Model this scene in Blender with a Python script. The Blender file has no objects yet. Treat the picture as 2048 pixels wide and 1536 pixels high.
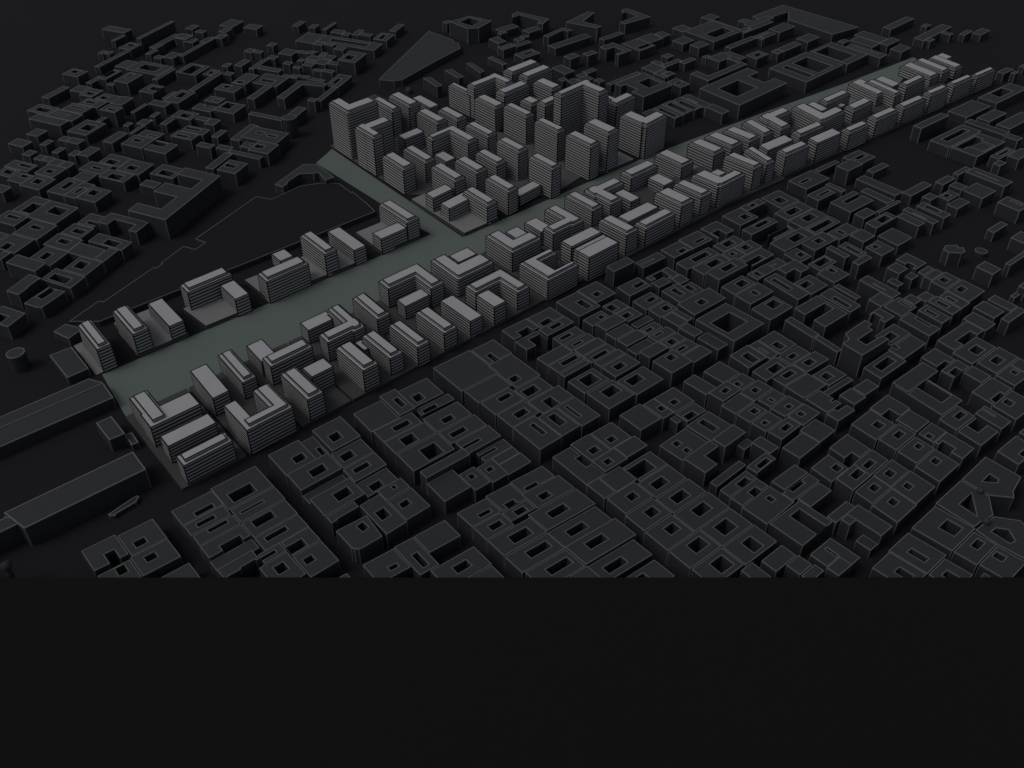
# City model: pale striped blocks along a green strip in a dark city fabric.
import bpy, math, random
from mathutils.geometry import tessellate_polygon
from mathutils import Vector
# footprints in metres: u along the street, v across it, per street grid (two directions)
DATA=dict(
grids=[[0.8906,-0.751],[0.869,-0.739],[0.865,-0.7115],[0.9001,-0.6856],[0.9479,-0.7101],[0.9623,-0.7295],[0.8776,-0.7068],[0.8831,-0.7181],[0.8903,-0.6424],[0.8658,-0.7477],[0.9148,-0.7003],[0.9335,-0.6688],[0.881,-0.6524],[0.9005,-0.7295],[0.8874,-0.7829],[0.9202,-0.5949],[0.9027,-0.5938],[0.8983,-0.6395],[0.805,-0.6117],[0.2891,-1.1498],[0.8109,-0.717],[0.8335,-0.7236],[0.9001,-0.437],[0.8234,-0.6871],[0.8538,-0.4588],[0.7331,-0.6788]],
dark=[
[19,27.1,"R",[[676.1,663.1,796.7,720.8]],[[752.1,678.9,777.2,734.0],[695.4,683.9,727.6,738.0]],"notched_building","tall dark notched-roof building, rightmost in the left quarter's edge facing the plateau","the left quarter's edge facing the plateau"],
[18,22.8,"R",[[1032.2,689.6,1165.5,774.5]],[[1055.6,713.0,1110.4,752.8],[1137.7,716.4,1169.4,750.2]],"courtyard_building","tall dark square-courtyard building, rightmost in the dark quarter beyond the green strip","the dark quarter beyond the green strip"],
[14,16.2,"P",[[335.6,486.5],[365.3,510.7],[373.9,501.0],[380.9,493.4],[375.3,473.9],[363.6,468.0],[355.5,462.2]],[[[353.4,485.2],[368.7,497.5],[362.3,473.2]]],"angular_building","dark angular building, leftmost in the block at the lower right edge","the block at the lower right edge"],
[5,16.7,"R",[[327.2,321.3,376.1,343.0]],[[340.0,330.0,357.2,337.2]],"courtyard_building","dark long-courtyard building, third from right in the long block with lengthwise courtyards","the long block with lengthwise courtyards"],
[13,15.8,"R",[[460.1,212.8,497.5,241.9]],[[477.8,213.3,490.3,236.8]],"notched_building","dark notched-roof building, leftmost in the broken block at the bottom right","the broken block at the bottom right"],
[14,16.0,"R",[[546.2,133.5,580.2,164.8]],[[561.0,139.8,574.1,151.8]],"courtyard_building","dark square-courtyard building, second from left in the block at the lower right edge","the block at the lower right edge"],
[14,16.0,"P",[[367.1,512.2],[397.5,537.7],[416.6,514.7],[402.9,499.1],[400.2,492.1],[381.7,494.9],[374.7,502.9]],[[[382.4,509.7],[392.7,518.3],[397.0,512.5],[394.0,508.2]]],"angular_building","dark angular building, second from left in the block at the lower right edge","the block at the lower right edge"],
[6,16.9,"R",[[368.0,506.5,411.2,550.8]],[],"flat_roof_building","dark plain flat-roofed building, leftmost in the block beside the large plain roof","the block beside the large plain roof"],
[1,15.8,"R",[[158.6,510.3,197.7,540.6]],[[165.5,514.6,185.1,526.1]],"courtyard_building","dark long-courtyard building, fourth from left in the block nearest the striped corner","the block nearest the striped corner"],
[7,21.0,"R",[[618.4,395.3,665.0,443.1]],[[624.7,408.2,654.8,429.9]],"courtyard_building","tall dark square-courtyard building in the block holding the largest square courtyard","the block holding the largest square courtyard"],
[15,16.1,"R",[[647.2,237.6,680.1,286.4]],[[661.7,247.6,678.5,272.9],[648.0,272.9,699.9,291.5]],"courtyard_building","dark square-courtyard building, leftmost in the right-hand block by the dark empty square","the right-hand block by the dark empty square"],
[5,15.9,"R",[[328.3,363.8,375.9,385.0]],[[339.9,371.2,357.0,378.6]],"courtyard_building","dark long-courtyard building, sixth from left in the long block with lengthwise courtyards","the long block with lengthwise courtyards"],
[5,14.3,"R",[[328.0,344.0,375.0,362.8]],[[339.0,349.4,356.1,356.4]],"courtyard_building","dark long-courtyard building, fourth from right in the long block with lengthwise courtyards","the long block with lengthwise courtyards"],
[14,15.9,"R",[[512.7,134.4,539.3,164.0]],[[521.0,141.1,527.1,154.3]],"courtyard_building","dark long-courtyard building, leftmost in the block at the lower right edge","the block at the lower right edge"],
[14,15.7,"P",[[355.7,460.0],[375.6,473.2],[394.5,469.0],[395.6,465.1],[392.1,441.4],[379.8,433.0],[365.9,446.0]],[[[366.9,458.1],[372.6,461.9],[381.2,460.0],[381.2,449.3],[376.1,446.9]]],"angular_building","dark angular building, rightmost in the block at the lower right edge","the block at the lower right edge"],
[18,18.3,"R",[[1205.0,675.2,1322.2,753.9]],[[1256.5,684.9,1302.6,738.9],[1225.8,684.1,1240.5,739.8]],"courtyard_building","dark two-courtyard building in the dark group at the upper right","the dark group at the upper right"],
[5,15.7,"R",[[287.6,342.7,327.0,361.9]],[[301.6,349.7,320.8,356.8]],"courtyard_building","dark long-courtyard building, fourth from left in the long block with lengthwise courtyards","the long block with lengthwise courtyards"],
[18,14.1,"P",[[475.3,1754.1],[555.0,1830.1],[663.2,1686.5],[600.2,1642.4],[540.7,1733.3],[553.4,1782.3],[503.2,1741.6],[484.0,1725.1]],[],"angular_building","low dark angular building in the top row of the dark quarter","the top row of the dark quarter"],
[5,14.2,"R",[[328.3,301.5,372.6,320.3]],[[335.7,306.5,353.7,313.5]],"courtyard_building","dark long-courtyard building, second from right in the long block with lengthwise courtyards","the long block with lengthwise courtyards"],
[10,15.7,"R",[[402.8,278.1,442.4,299.4]],[[416.5,285.6,431.5,294.9]],"courtyard_building","dark square-courtyard building, fourth from right in the large block of square courtyards","the large block of square courtyards"],
[10,16.3,"R",[[406.8,233.3,442.4,254.3]],[[420.4,236.7,431.3,248.9]],"courtyard_building","dark square-courtyard building, rightmost in the large block of square courtyards","the large block of square courtyards"],
[5,16.0,"R",[[287.7,362.9,327.3,381.9]],[[301.2,367.7,318.6,376.2]],"courtyard_building","dark long-courtyard building, third from left in the long block with lengthwise courtyards","the long block with lengthwise courtyards"],
[3,16.9,"R",[[266.8,457.9,308.2,482.6]],[[283.7,460.2,299.4,475.5]],"courtyard_building","dark square-courtyard building, third from left in the block with the long raised bar","the block with the long raised bar"],
[10,16.1,"R",[[407.3,255.3,442.0,277.1]],[[416.5,261.0,431.4,272.2]],"courtyard_building","dark square-courtyard building, second from right in the large block of square courtyards","the large block of square courtyards"],
[2,16.1,"R",[[198.5,454.3,234.9,477.3]],[[214.6,460.6,228.2,470.5]],"courtyard_building","dark square-courtyard building, fourth from left in the block with the rounded corner","the block with the rounded corner"],
[10,16.0,"R",[[373.2,256.0,406.3,276.9]],[[387.2,262.8,401.6,272.7]],"courtyard_building","dark square-courtyard building, fifth from right in the large block of square courtyards","the large block of square courtyards"],
[9,16.3,"R",[[461.0,226.6,495.9,249.6]],[[482.3,237.8,487.8,243.6]],"courtyard_building","dark square-courtyard building, fourth from right in the block with the paired small courtyards","the block with the paired small courtyards"],
[2,16.2,"R",[[197.8,490.4,236.0,513.4]],[[212.6,496.3,226.4,505.5]],"courtyard_building","dark square-courtyard building, second from left in the block with the rounded corner","the block with the rounded corner"],
[0,14.7,"R",[[90.5,518.3,117.5,544.1]],[[96.3,523.8,104.9,530.7]],"courtyard_building","dark square-courtyard building, second from left in the small block at the lower left","the small block at the lower left"],
[0,14.9,"R",[[89.0,494.9,117.1,517.3]],[[96.5,504.8,104.5,511.7]],"courtyard_building","dark square-courtyard building, rightmost in the small block at the lower left","the small block at the lower left"],
[13,15.9,"R",[[457.1,179.5,482.3,204.2]],[[470.0,191.0,472.4,200.3],[453.4,177.9,471.4,189.7]],"courtyard_building","dark long-courtyard building in the broken block at the bottom right","the broken block at the bottom right"],
[1,15.7,"R",[[159.9,472.2,197.0,491.3]],[[165.9,480.1,182.8,488.7]],"courtyard_building","dark long-courtyard building, second from right in the block nearest the striped corner","the block nearest the striped corner"],
[2,15.8,"R",[[197.1,512.5,225.5,543.8]],[[210.0,519.7,220.1,528.4]],"courtyard_building","dark square-courtyard building, leftmost in the block with the rounded corner","the block with the rounded corner"],
[2,16.0,"R",[[224.9,408.7,243.7,446.3]],[[229.8,422.0,238.3,432.6]],"courtyard_building","dark square-courtyard building, third from right in the block with the rounded corner","the block with the rounded corner"],
[6,16.9,"R",[[409.1,478.2,438.5,520.4]],[[411.8,485.6,421.1,493.4]],"courtyard_building","dark square-courtyard building, leftmost in the block beside the large plain roof","the block beside the large plain roof"],
[4,14.9,"R",[[231.0,357.8,269.0,379.3]],[[244.7,365.4,257.1,372.6]],"courtyard_building","dark long-courtyard building, rightmost in the cut-off block at the bottom centre","the cut-off block at the bottom centre"],
[10,15.7,"R",[[373.3,277.9,401.8,300.9]],[[386.3,286.7,396.8,294.8]],"courtyard_building","dark square-courtyard building, seventh from left in the large block of square courtyards","the large block of square courtyards"],
[0,14.8,"R",[[64.7,522.0,89.5,546.7]],[[75.8,513.7,83.5,533.0]],"notched_building","dark notched-roof building in the small block at the lower left","the small block at the lower left"],
[2,16.3,"P",[[-134.6,458.2],[-113.3,473.7],[-98.6,453.2],[-112.4,442.1],[-114.7,440.9],[-118.1,441.1],[-120.8,442.7]],[[[-120.0,462.7],[-115.7,467.6],[-109.9,462.0],[-113.9,457.6]]],"angular_building","dark angular building in the block with the rounded corner","the block with the rounded corner"],
[2,18.1,"R",[[239.5,511.0,267.4,544.0]],[[245.7,519.4,255.3,529.3]],"courtyard_building","dark square-courtyard building, third from left in the block with the rounded corner","the block with the rounded corner"],
[1,16.2,"R",[[172.2,411.8,195.7,436.4]],[[175.9,423.4,183.4,429.9]],"courtyard_building","dark square-courtyard building, rightmost in the block nearest the striped corner","the block nearest the striped corner"],
[10,14.3,"R",[[373.9,365.3,393.4,406.7]],[[387.4,380.5,394.4,394.0]],"notched_building","dark notched-roof building, leftmost in the large block of square courtyards","the large block of square courtyards"],
[1,15.9,"R",[[124.8,518.2,158.4,538.1]],[[137.0,520.2,152.1,525.3]],"courtyard_building","dark long-courtyard building, leftmost in the block nearest the striped corner","the block nearest the striped corner"],
[5,15.8,"R",[[289.4,321.1,326.2,341.7]],[[302.1,328.6,322.0,335.6]],"courtyard_building","dark long-courtyard building, fifth from left in the long block with lengthwise courtyards","the long block with lengthwise courtyards"],
[16,17.7,"R",[[665.3,369.2,703.4,408.7]],[[660.7,383.7,698.8,395.1]],"notched_building","dark notched-roof building, second from left in the block around the tall gabled hall","the block around the tall gabled hall"],
[5,16.2,"R",[[338.3,386.0,375.4,404.9]],[[346.6,390.3,356.4,397.0]],"courtyard_building","dark square-courtyard building, rightmost in the long block with lengthwise courtyards","the long block with lengthwise courtyards"],
[10,16.0,"R",[[404.1,300.4,441.1,318.9]],[[413.2,305.4,428.7,314.1]],"courtyard_building","dark long-courtyard building, second from left in the large block of square courtyards","the large block of square courtyards"],
[6,17.3,"R",[[372.0,403.9,396.6,438.8]],[[385.2,415.7,390.0,432.4]],"courtyard_building","dark long-courtyard building, third from left in the block beside the large plain roof","the block beside the large plain roof"],
[1,15.8,"R",[[159.9,455.1,196.5,471.2]],[[165.5,462.2,183.2,467.4]],"courtyard_building","dark long-courtyard building, rightmost in the block nearest the striped corner","the block nearest the striped corner"],
[4,15.0,"R",[[222.9,380.3,239.2,413.7]],[[228.5,384.8,233.6,399.8]],"courtyard_building","dark long-courtyard building, second from left in the cut-off block at the bottom centre","the cut-off block at the bottom centre"],
[1,15.8,"R",[[159.7,492.3,197.7,509.3]],[[164.3,500.1,183.7,502.5]],"courtyard_building","dark long-courtyard building, third from right in the block nearest the striped corner","the block nearest the striped corner"],
[9,13.7,"R",[[469.5,315.3,502.5,339.9]],[[478.8,329.0,485.6,334.6],[479.1,318.5,484.9,323.6]],"courtyard_building","dark two-courtyard building in the block with the paired small courtyards","the block with the paired small courtyards"],
[10,16.3,"R",[[405.3,319.9,440.0,339.8]],[[411.8,325.6,426.2,333.9]],"courtyard_building","dark long-courtyard building, leftmost in the large block of square courtyards","the large block of square courtyards"],
[12,16.9,"R",[[519.7,170.1,547.7,192.3]],[[531.9,180.8,539.9,186.7]],"courtyard_building","dark square-courtyard building, fifth from left in the block right of the plain paired roofs","the block right of the plain paired roofs"],
[3,17.3,"R",[[264.3,519.2,293.1,549.4]],[],"flat_roof_building","dark plain flat-roofed building, leftmost in the block with the long raised bar","the block with the long raised bar"],
[9,16.8,"R",[[469.5,292.3,502.8,314.3]],[[484.9,289.3,504.4,305.2]],"notched_building","dark notched-roof building, leftmost in the block with the paired small courtyards","the block with the paired small courtyards"],
[4,15.0,"R",[[240.2,393.9,267.8,413.8]],[],"flat_roof_building","dark plain flat-roofed building, second from left in the cut-off block at the bottom centre","the cut-off block at the bottom centre"],
[10,16.2,"R",[[374.7,322.6,404.3,343.5]],[[387.4,329.3,396.4,336.3]],"courtyard_building","dark square-courtyard building, fourth from left in the large block of square courtyards","the large block of square courtyards"],
[10,16.0,"R",[[373.4,301.9,403.1,321.6]],[[386.6,307.7,397.0,316.0]],"courtyard_building","dark square-courtyard building, fifth from left in the large block of square courtyards","the large block of square courtyards"],
[12,16.3,"R",[[585.6,171.4,617.0,193.5]],[[600.6,183.0,608.8,188.7]],"courtyard_building","dark square-courtyard building, rightmost in the block right of the plain paired roofs","the block right of the plain paired roofs"],
[12,16.8,"R",[[548.7,171.0,577.3,193.2]],[[556.8,182.4,564.2,188.2]],"courtyard_building","dark square-courtyard building, fourth from right in the block right of the plain paired roofs","the block right of the plain paired roofs"],
[10,16.1,"R",[[373.7,234.6,405.8,255.0]],[[387.1,238.9,400.7,250.4]],"courtyard_building","dark square-courtyard building, third from right in the large block of square courtyards","the large block of square courtyards"],
[14,15.8,"R",[[546.4,115.4,576.0,132.5]],[[560.9,122.0,571.8,127.5]],"courtyard_building","dark long-courtyard building, rightmost in the block at the lower right edge","the block at the lower right edge"],
[3,15.8,"R",[[268.0,415.7,293.3,440.5]],[],"flat_roof_building","dark plain flat-roofed building, second from left in the block with the long raised bar","the block with the long raised bar"],
[3,17.3,"R",[[308.3,483.5,345.5,505.4]],[[319.6,488.4,330.8,495.2]],"courtyard_building","dark square-courtyard building, fourth from left in the block with the long raised bar","the block with the long raised bar"],
[3,17.2,"R",[[266.2,483.6,307.3,501.4]],[[277.9,486.1,290.8,497.0]],"courtyard_building","dark square-courtyard building, leftmost in the block with the long raised bar","the block with the long raised bar"],
[18,23.0,"R",[[933.2,813.7,1005.4,881.9]],[[966.5,831.3,997.0,860.2],[924.2,841.0,946.4,868.1]],"courtyard_building","tall dark square-courtyard building, leftmost in the dark quarter beyond the green strip","the dark quarter beyond the green strip"],
[7,16.2,"R",[[458.6,406.1,490.0,434.1]],[[469.3,417.2,485.7,428.3]],"courtyard_building","dark square-courtyard building, third from left in the block holding the largest square courtyard","the block holding the largest square courtyard"],
[2,15.7,"R",[[244.7,410.3,267.1,435.7]],[[249.1,421.9,257.5,428.3]],"courtyard_building","dark square-courtyard building, rightmost in the block with the rounded corner","the block with the rounded corner"],
[9,16.3,"R",[[503.5,313.3,532.9,339.3]],[[514.1,319.5,521.7,335.5]],"courtyard_building","dark long-courtyard building, leftmost in the block with the paired small courtyards","the block with the paired small courtyards"],
[3,16.9,"R",[[311.3,523.5,343.1,550.7]],[[316.9,527.6,326.0,537.2]],"courtyard_building","dark square-courtyard building, second from left in the block with the long raised bar","the block with the long raised bar"],
[12,15.8,"R",[[587.8,231.3,617.9,256.4]],[[601.2,237.0,610.5,244.5]],"courtyard_building","dark square-courtyard building, third from left in the block right of the plain paired roofs","the block right of the plain paired roofs"],
[4,14.8,"R",[[196.0,391.0,221.9,413.0]],[[208.9,396.4,215.9,400.3]],"courtyard_building","dark long-courtyard building, leftmost in the cut-off block at the bottom centre","the cut-off block at the bottom centre"],
[7,16.9,"R",[[491.0,403.4,526.3,428.8]],[[497.0,414.8,513.7,424.6]],"courtyard_building","dark long-courtyard building, leftmost in the block holding the largest square courtyard","the block holding the largest square courtyard"],
[14,16.2,"R",[[547.7,93.4,574.4,114.4]],[[562.1,105.0,569.2,112.2]],"courtyard_building","dark square-courtyard building, rightmost in the block at the lower right edge","the block at the lower right edge"],
[16,27.4,"P",[[318.9,678.3],[326.8,685.6],[326.6,695.0],[352.8,716.6],[357.8,710.1],[352.1,704.6],[355.2,700.3],[335.3,684.5],[340.8,676.3],[360.2,690.8],[366.0,685.6],[331.8,660.2]],[],"angular_building","tall dark angular building in the block around the tall gabled hall","the block around the tall gabled hall"],
[19,14.7,"R",[[628.6,801.1,671.9,848.7]],[[647.1,810.0,662.8,833.0]],"courtyard_building","dark square-courtyard building, eighth from left in the left quarter's edge facing the plateau","the left quarter's edge facing the plateau"],
[1,16.2,"R",[[125.6,475.9,158.9,490.0]],[[136.5,471.3,152.9,481.5]],"notched_building","dark notched-roof building, leftmost in the block nearest the striped corner","the block nearest the striped corner"],
[10,15.9,"R",[[409.1,340.8,440.4,360.5]],[[409.6,343.8,430.3,356.8]],"notched_building","dark notched-roof building, rightmost in the large block of square courtyards","the large block of square courtyards"],
[17,15.8,"R",[[1179.7,472.4,1258.4,511.1]],[[1186.5,497.8,1242.2,508.1],[1203.0,476.2,1234.2,496.7]],"courtyard_building","dark long-courtyard building, fourth from left in the fabric right of the far striped row","the fabric right of the far striped row"],
[18,16.3,"R",[[1231.3,903.4,1322.3,981.1]],[[1250.9,916.4,1308.0,941.5]],"courtyard_building","low dark long-courtyard building in the top row of the dark quarter","the top row of the dark quarter"],
[5,15.9,"R",[[287.6,400.0,314.8,418.4]],[[298.2,404.0,309.3,407.9]],"courtyard_building","dark long-courtyard building, leftmost in the long block with lengthwise courtyards","the long block with lengthwise courtyards"],
[3,17.0,"R",[[309.2,464.6,347.3,482.5]],[[314.9,469.8,330.5,475.9]],"courtyard_building","dark long-courtyard building, third from left in the block with the long raised bar","the block with the long raised bar"],
[6,16.7,"R",[[370.0,484.2,408.1,505.5]],[],"flat_roof_building","dark plain flat-roofed building, second from left in the block beside the large plain roof","the block beside the large plain roof"],
[18,16.3,"R",[[1334.9,673.2,1408.0,752.9]],[[1339.9,687.6,1384.8,745.8]],"courtyard_building","low dark square-courtyard building in the dark group at the upper right","the dark group at the upper right"],
[8,16.8,"R",[[594.4,457.3,643.5,481.8]],[[612.3,464.4,622.7,472.5]],"courtyard_building","dark square-courtyard building, fourth from left in the blocks along the striped south front","the blocks along the striped south front"],
[15,16.3,"R",[[740.7,281.9,794.3,301.0]],[[755.8,278.1,782.0,289.5]],"notched_building","dark notched-roof building, third from left in the right-hand block by the dark empty square","the right-hand block by the dark empty square"],
[2,16.2,"R",[[237.0,489.2,266.6,510.0]],[[241.2,495.3,252.6,504.1]],"courtyard_building","dark square-courtyard building, fifth from left in the block with the rounded corner","the block with the rounded corner"],
[6,17.0,"R",[[404.2,435.9,441.1,456.5]],[[414.6,436.8,425.0,449.6]],"courtyard_building","dark square-courtyard building, third from left in the block beside the large plain roof","the block beside the large plain roof"],
[6,16.9,"R",[[419.3,402.4,441.4,434.9]],[[424.9,412.6,428.3,430.9]],"courtyard_building","dark long-courtyard building, third from right in the block beside the large plain roof","the block beside the large plain roof"],
[15,16.3,"R",[[649.0,273.9,698.9,290.5]],[],"flat_roof_building","dark plain bar, leftmost in the right-hand block by the dark empty square","the right-hand block by the dark empty square"],
[14,16.0,"R",[[488.9,134.7,511.7,162.8]],[[496.9,139.9,504.1,150.6]],"courtyard_building","dark square-courtyard building, leftmost in the block at the lower right edge","the block at the lower right edge"],
[1,16.2,"R",[[148.7,416.9,171.2,443.6]],[[156.3,428.8,164.5,437.5]],"courtyard_building","dark square-courtyard building, leftmost in the block nearest the striped corner","the block nearest the striped corner"],
[3,17.1,"R",[[266.0,502.4,305.5,519.2]],[[281.0,506.9,297.4,513.4]],"courtyard_building","dark long-courtyard building, second from left in the block with the long raised bar","the block with the long raised bar"],
[2,16.3,"R",[[235.6,470.0,266.3,488.2]],[[241.2,477.6,255.8,483.2]],"courtyard_building","dark long-courtyard building in the block with the rounded corner","the block with the rounded corner"],
[3,17.1,"R",[[313.0,446.1,348.3,463.6]],[[314.1,452.6,332.2,456.0]],"courtyard_building","dark long-courtyard building, rightmost in the block with the long raised bar","the block with the long raised bar"],
[5,15.8,"R",[[315.8,399.3,339.3,420.4]],[[320.9,399.8,330.4,405.2]],"notched_building","dark notched-roof building, leftmost in the long block with lengthwise courtyards","the long block with lengthwise courtyards"],
[12,16.0,"R",[[547.7,228.6,573.8,251.5]],[[544.8,227.0,558.2,236.4]],"notched_building","dark notched-roof building, leftmost in the block right of the plain paired roofs","the block right of the plain paired roofs"],
[15,16.3,"R",[[735.3,260.0,778.2,280.9]],[[751.7,264.6,766.2,273.8]],"courtyard_building","dark square-courtyard building, second from left in the right-hand block by the dark empty square","the right-hand block by the dark empty square"],
[6,16.7,"R",[[371.3,462.0,404.4,483.2]],[[385.9,472.5,399.9,478.3]],"courtyard_building","dark long-courtyard building, leftmost in the block beside the large plain roof","the block beside the large plain roof"],
[2,14.1,"R",[[235.9,451.3,264.9,469.0]],[[242.0,453.4,252.8,461.3]],"courtyard_building","dark square-courtyard building, fourth from right in the block with the rounded corner","the block with the rounded corner"],
[6,16.7,"R",[[397.6,404.5,418.3,435.7]],[[404.3,415.2,412.9,430.9]],"courtyard_building","dark long-courtyard building, fifth from left in the block beside the large plain roof","the block beside the large plain roof"],
[16,16.3,"R",[[645.1,288.9,687.4,308.3]],[[654.9,295.3,679.4,303.9]],"courtyard_building","dark long-courtyard building, third from right in the block around the tall gabled hall","the block around the tall gabled hall"],
[13,17.8,"R",[[511.3,180.6,526.2,209.9]],[],"flat_roof_building","dark plain flat-roofed building, rightmost in the broken block at the bottom right","the broken block at the bottom right"],
[6,16.9,"R",[[372.2,439.8,403.2,461.0]],[[383.3,445.5,396.7,453.2]],"courtyard_building","dark long-courtyard building, second from left in the block beside the large plain roof","the block beside the large plain roof"],
[15,15.9,"R",[[640.8,196.6,669.0,218.4]],[[653.4,206.8,669.3,217.3]],"notched_building","dark notched-roof building, second from right in the right-hand block by the dark empty square","the right-hand block by the dark empty square"],
[18,15.1,"R",[[1082.3,796.1,1195.9,836.9]],[[1100.3,809.8,1188.5,838.5]],"notched_building","low dark notched-roof building in the dark quarter beyond the green strip","the dark quarter beyond the green strip"],
[1,12.8,"R",[[125.3,463.3,158.9,474.9]],[],"flat_roof_building","low dark plain bar in the block nearest the striped corner","the block nearest the striped corner"],
[5,15.9,"R",[[340.3,405.9,372.7,421.4]],[[344.6,406.2,357.0,410.0]],"notched_building","dark notched-roof building, rightmost in the long block with lengthwise courtyards","the long block with lengthwise courtyards"],
[10,16.2,"R",[[416.9,382.3,440.9,406.8]],[[421.8,387.7,429.6,394.0]],"courtyard_building","dark square-courtyard building, third from left in the large block of square courtyards","the large block of square courtyards"],
[12,15.9,"R",[[618.9,234.6,647.4,257.7]],[[617.9,235.3,631.9,245.9]],"notched_building","dark notched-roof building, second from left in the block right of the plain paired roofs","the block right of the plain paired roofs"],
[15,16.0,"R",[[741.8,238.6,781.7,259.0]],[[754.1,245.1,767.9,253.0]],"courtyard_building","dark long-courtyard building, third from left in the right-hand block by the dark empty square","the right-hand block by the dark empty square"],
[10,16.2,"R",[[394.4,381.3,415.9,407.5]],[[400.4,386.8,409.4,393.5]],"courtyard_building","dark square-courtyard building, leftmost in the large block of square courtyards","the large block of square courtyards"],
[6,17.3,"R",[[530.8,522.5,561.0,557.0]],[[546.1,527.5,554.5,543.7]],"courtyard_building","dark long-courtyard building, fourth from right in the block beside the large plain roof","the block beside the large plain roof"],
[1,16.3,"R",[[125.2,504.1,157.6,517.2]],[[133.0,508.6,147.5,513.2]],"courtyard_building","dark long-courtyard building, second from left in the block nearest the striped corner","the block nearest the striped corner"],
[1,16.3,"R",[[172.5,437.4,196.0,454.1]],[[172.9,439.1,185.9,447.9]],"notched_building","dark notched-roof building, rightmost in the block nearest the striped corner","the block nearest the striped corner"],
[17,15.8,"R",[[1177.1,512.1,1266.3,542.4]],[[1193.7,524.9,1252.9,533.8]],"courtyard_building","dark long-courtyard building, third from left in the fabric right of the far striped row","the fabric right of the far striped row"],
[10,15.7,"R",[[453.7,383.8,478.4,409.2]],[],"flat_roof_building","dark plain flat-roofed building, second from right in the large block of square courtyards","the large block of square courtyards"],
[15,15.7,"R",[[698.7,218.9,733.4,239.0]],[[703.1,217.2,720.3,223.1]],"notched_building","dark notched-roof building, rightmost in the right-hand block by the dark empty square","the right-hand block by the dark empty square"],
[1,16.2,"R",[[125.8,491.0,158.7,503.1]],[[136.9,498.2,152.4,502.2]],"courtyard_building","dark long-courtyard building, third from left in the block nearest the striped corner","the block nearest the striped corner"],
[5,16.1,"R",[[287.6,382.9,313.2,399.0]],[[296.6,387.5,308.0,393.5]],"courtyard_building","dark long-courtyard building, second from left in the long block with lengthwise courtyards","the long block with lengthwise courtyards"],
[7,16.8,"R",[[456.7,435.1,488.2,457.3]],[[465.2,440.2,482.0,453.4]],"courtyard_building","dark square-courtyard building, leftmost in the block holding the largest square courtyard","the block holding the largest square courtyard"],
[10,15.7,"R",[[493.6,381.7,519.0,406.7]],[[500.2,389.0,508.1,394.8]],"courtyard_building","dark square-courtyard building, sixth from right in the large block of square courtyards","the large block of square courtyards"],
[11,16.2,"R",[[587.8,333.8,619.8,354.7]],[],"flat_roof_building","dark plain flat-roofed building, leftmost in the narrow block below the tall notched tower","the narrow block below the tall notched tower"],
[12,16.0,"R",[[515.9,227.4,539.9,247.4]],[[528.7,230.8,536.7,237.2]],"courtyard_building","dark square-courtyard building, leftmost in the block right of the plain paired roofs","the block right of the plain paired roofs"],
[6,16.8,"R",[[412.2,521.4,439.8,549.4]],[[418.2,521.2,424.4,534.3]],"notched_building","dark notched-roof building, leftmost in the block beside the large plain roof","the block beside the large plain roof"],
[16,16.1,"R",[[745.8,486.8,804.5,509.6]],[[770.0,492.4,792.0,503.7]],"courtyard_building","dark long-courtyard building, third from left in the block around the tall gabled hall","the block around the tall gabled hall"],
[12,15.7,"R",[[590.3,194.5,618.3,212.5]],[[606.4,202.0,613.8,206.9]],"courtyard_building","dark square-courtyard building, third from right in the block right of the plain paired roofs","the block right of the plain paired roofs"],
[12,16.3,"R",[[521.7,193.3,548.8,209.3]],[[533.6,198.8,542.1,204.8]],"courtyard_building","dark square-courtyard building, second from left in the block right of the plain paired roofs","the block right of the plain paired roofs"],
[19,17.9,"R",[[650.7,690.3,675.1,749.8]],[[649.7,702.1,664.2,735.4]],"notched_building","tall dark notched-roof building, second from left in the left quarter's edge facing the plateau","the left quarter's edge facing the plateau"],
[8,17.3,"R",[[648.7,402.4,686.1,427.0]],[[666.7,412.8,682.0,423.6]],"courtyard_building","dark square-courtyard building, second from right in the blocks along the striped south front","the blocks along the striped south front"],
[12,16.3,"R",[[589.8,213.5,621.0,230.3]],[[603.2,219.8,614.2,225.4]],"courtyard_building","dark long-courtyard building, rightmost in the block right of the plain paired roofs","the block right of the plain paired roofs"],
[12,15.7,"R",[[549.8,194.2,577.7,210.4]],[[558.0,199.6,566.9,205.8]],"courtyard_building","dark square-courtyard building, fourth from left in the block right of the plain paired roofs","the block right of the plain paired roofs"],
[9,15.1,"R",[[542.9,252.3,571.7,269.6]],[],"flat_roof_building","dark plain flat-roofed building, second from right in the block with the paired small courtyards","the block with the paired small courtyards"],
[12,18.1,"R",[[622.8,172.1,642.2,197.3]],[[615.8,182.4,630.0,193.7]],"notched_building","dark notched-roof building, rightmost in the block right of the plain paired roofs","the block right of the plain paired roofs"],
[19,17.8,"R",[[922.0,653.4,961.2,714.3]],[[942.7,686.9,948.6,700.6],[940.0,664.9,946.2,679.4]],"courtyard_building","tall dark two-courtyard building in the left quarter's edge facing the plateau","the left quarter's edge facing the plateau"],
[19,15.2,"R",[[592.3,795.5,627.6,834.0]],[[610.1,808.9,617.4,824.6]],"courtyard_building","dark long-courtyard building, third from left in the left quarter's edge facing the plateau","the left quarter's edge facing the plateau"],
[7,18.7,"R",[[537.1,402.6,565.9,426.6]],[[550.4,415.7,559.3,423.2]],"courtyard_building","dark square-courtyard building, second from right in the block holding the largest square courtyard","the block holding the largest square courtyard"],
[10,15.8,"R",[[386.0,344.1,408.1,363.6]],[],"flat_roof_building","dark plain flat-roofed building, second from left in the large block of square courtyards","the large block of square courtyards"],
[15,15.7,"R",[[696.9,195.1,731.2,217.9]],[[708.6,207.4,717.0,214.7]],"courtyard_building","dark square-courtyard building, rightmost in the right-hand block by the dark empty square","the right-hand block by the dark empty square"],
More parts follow.
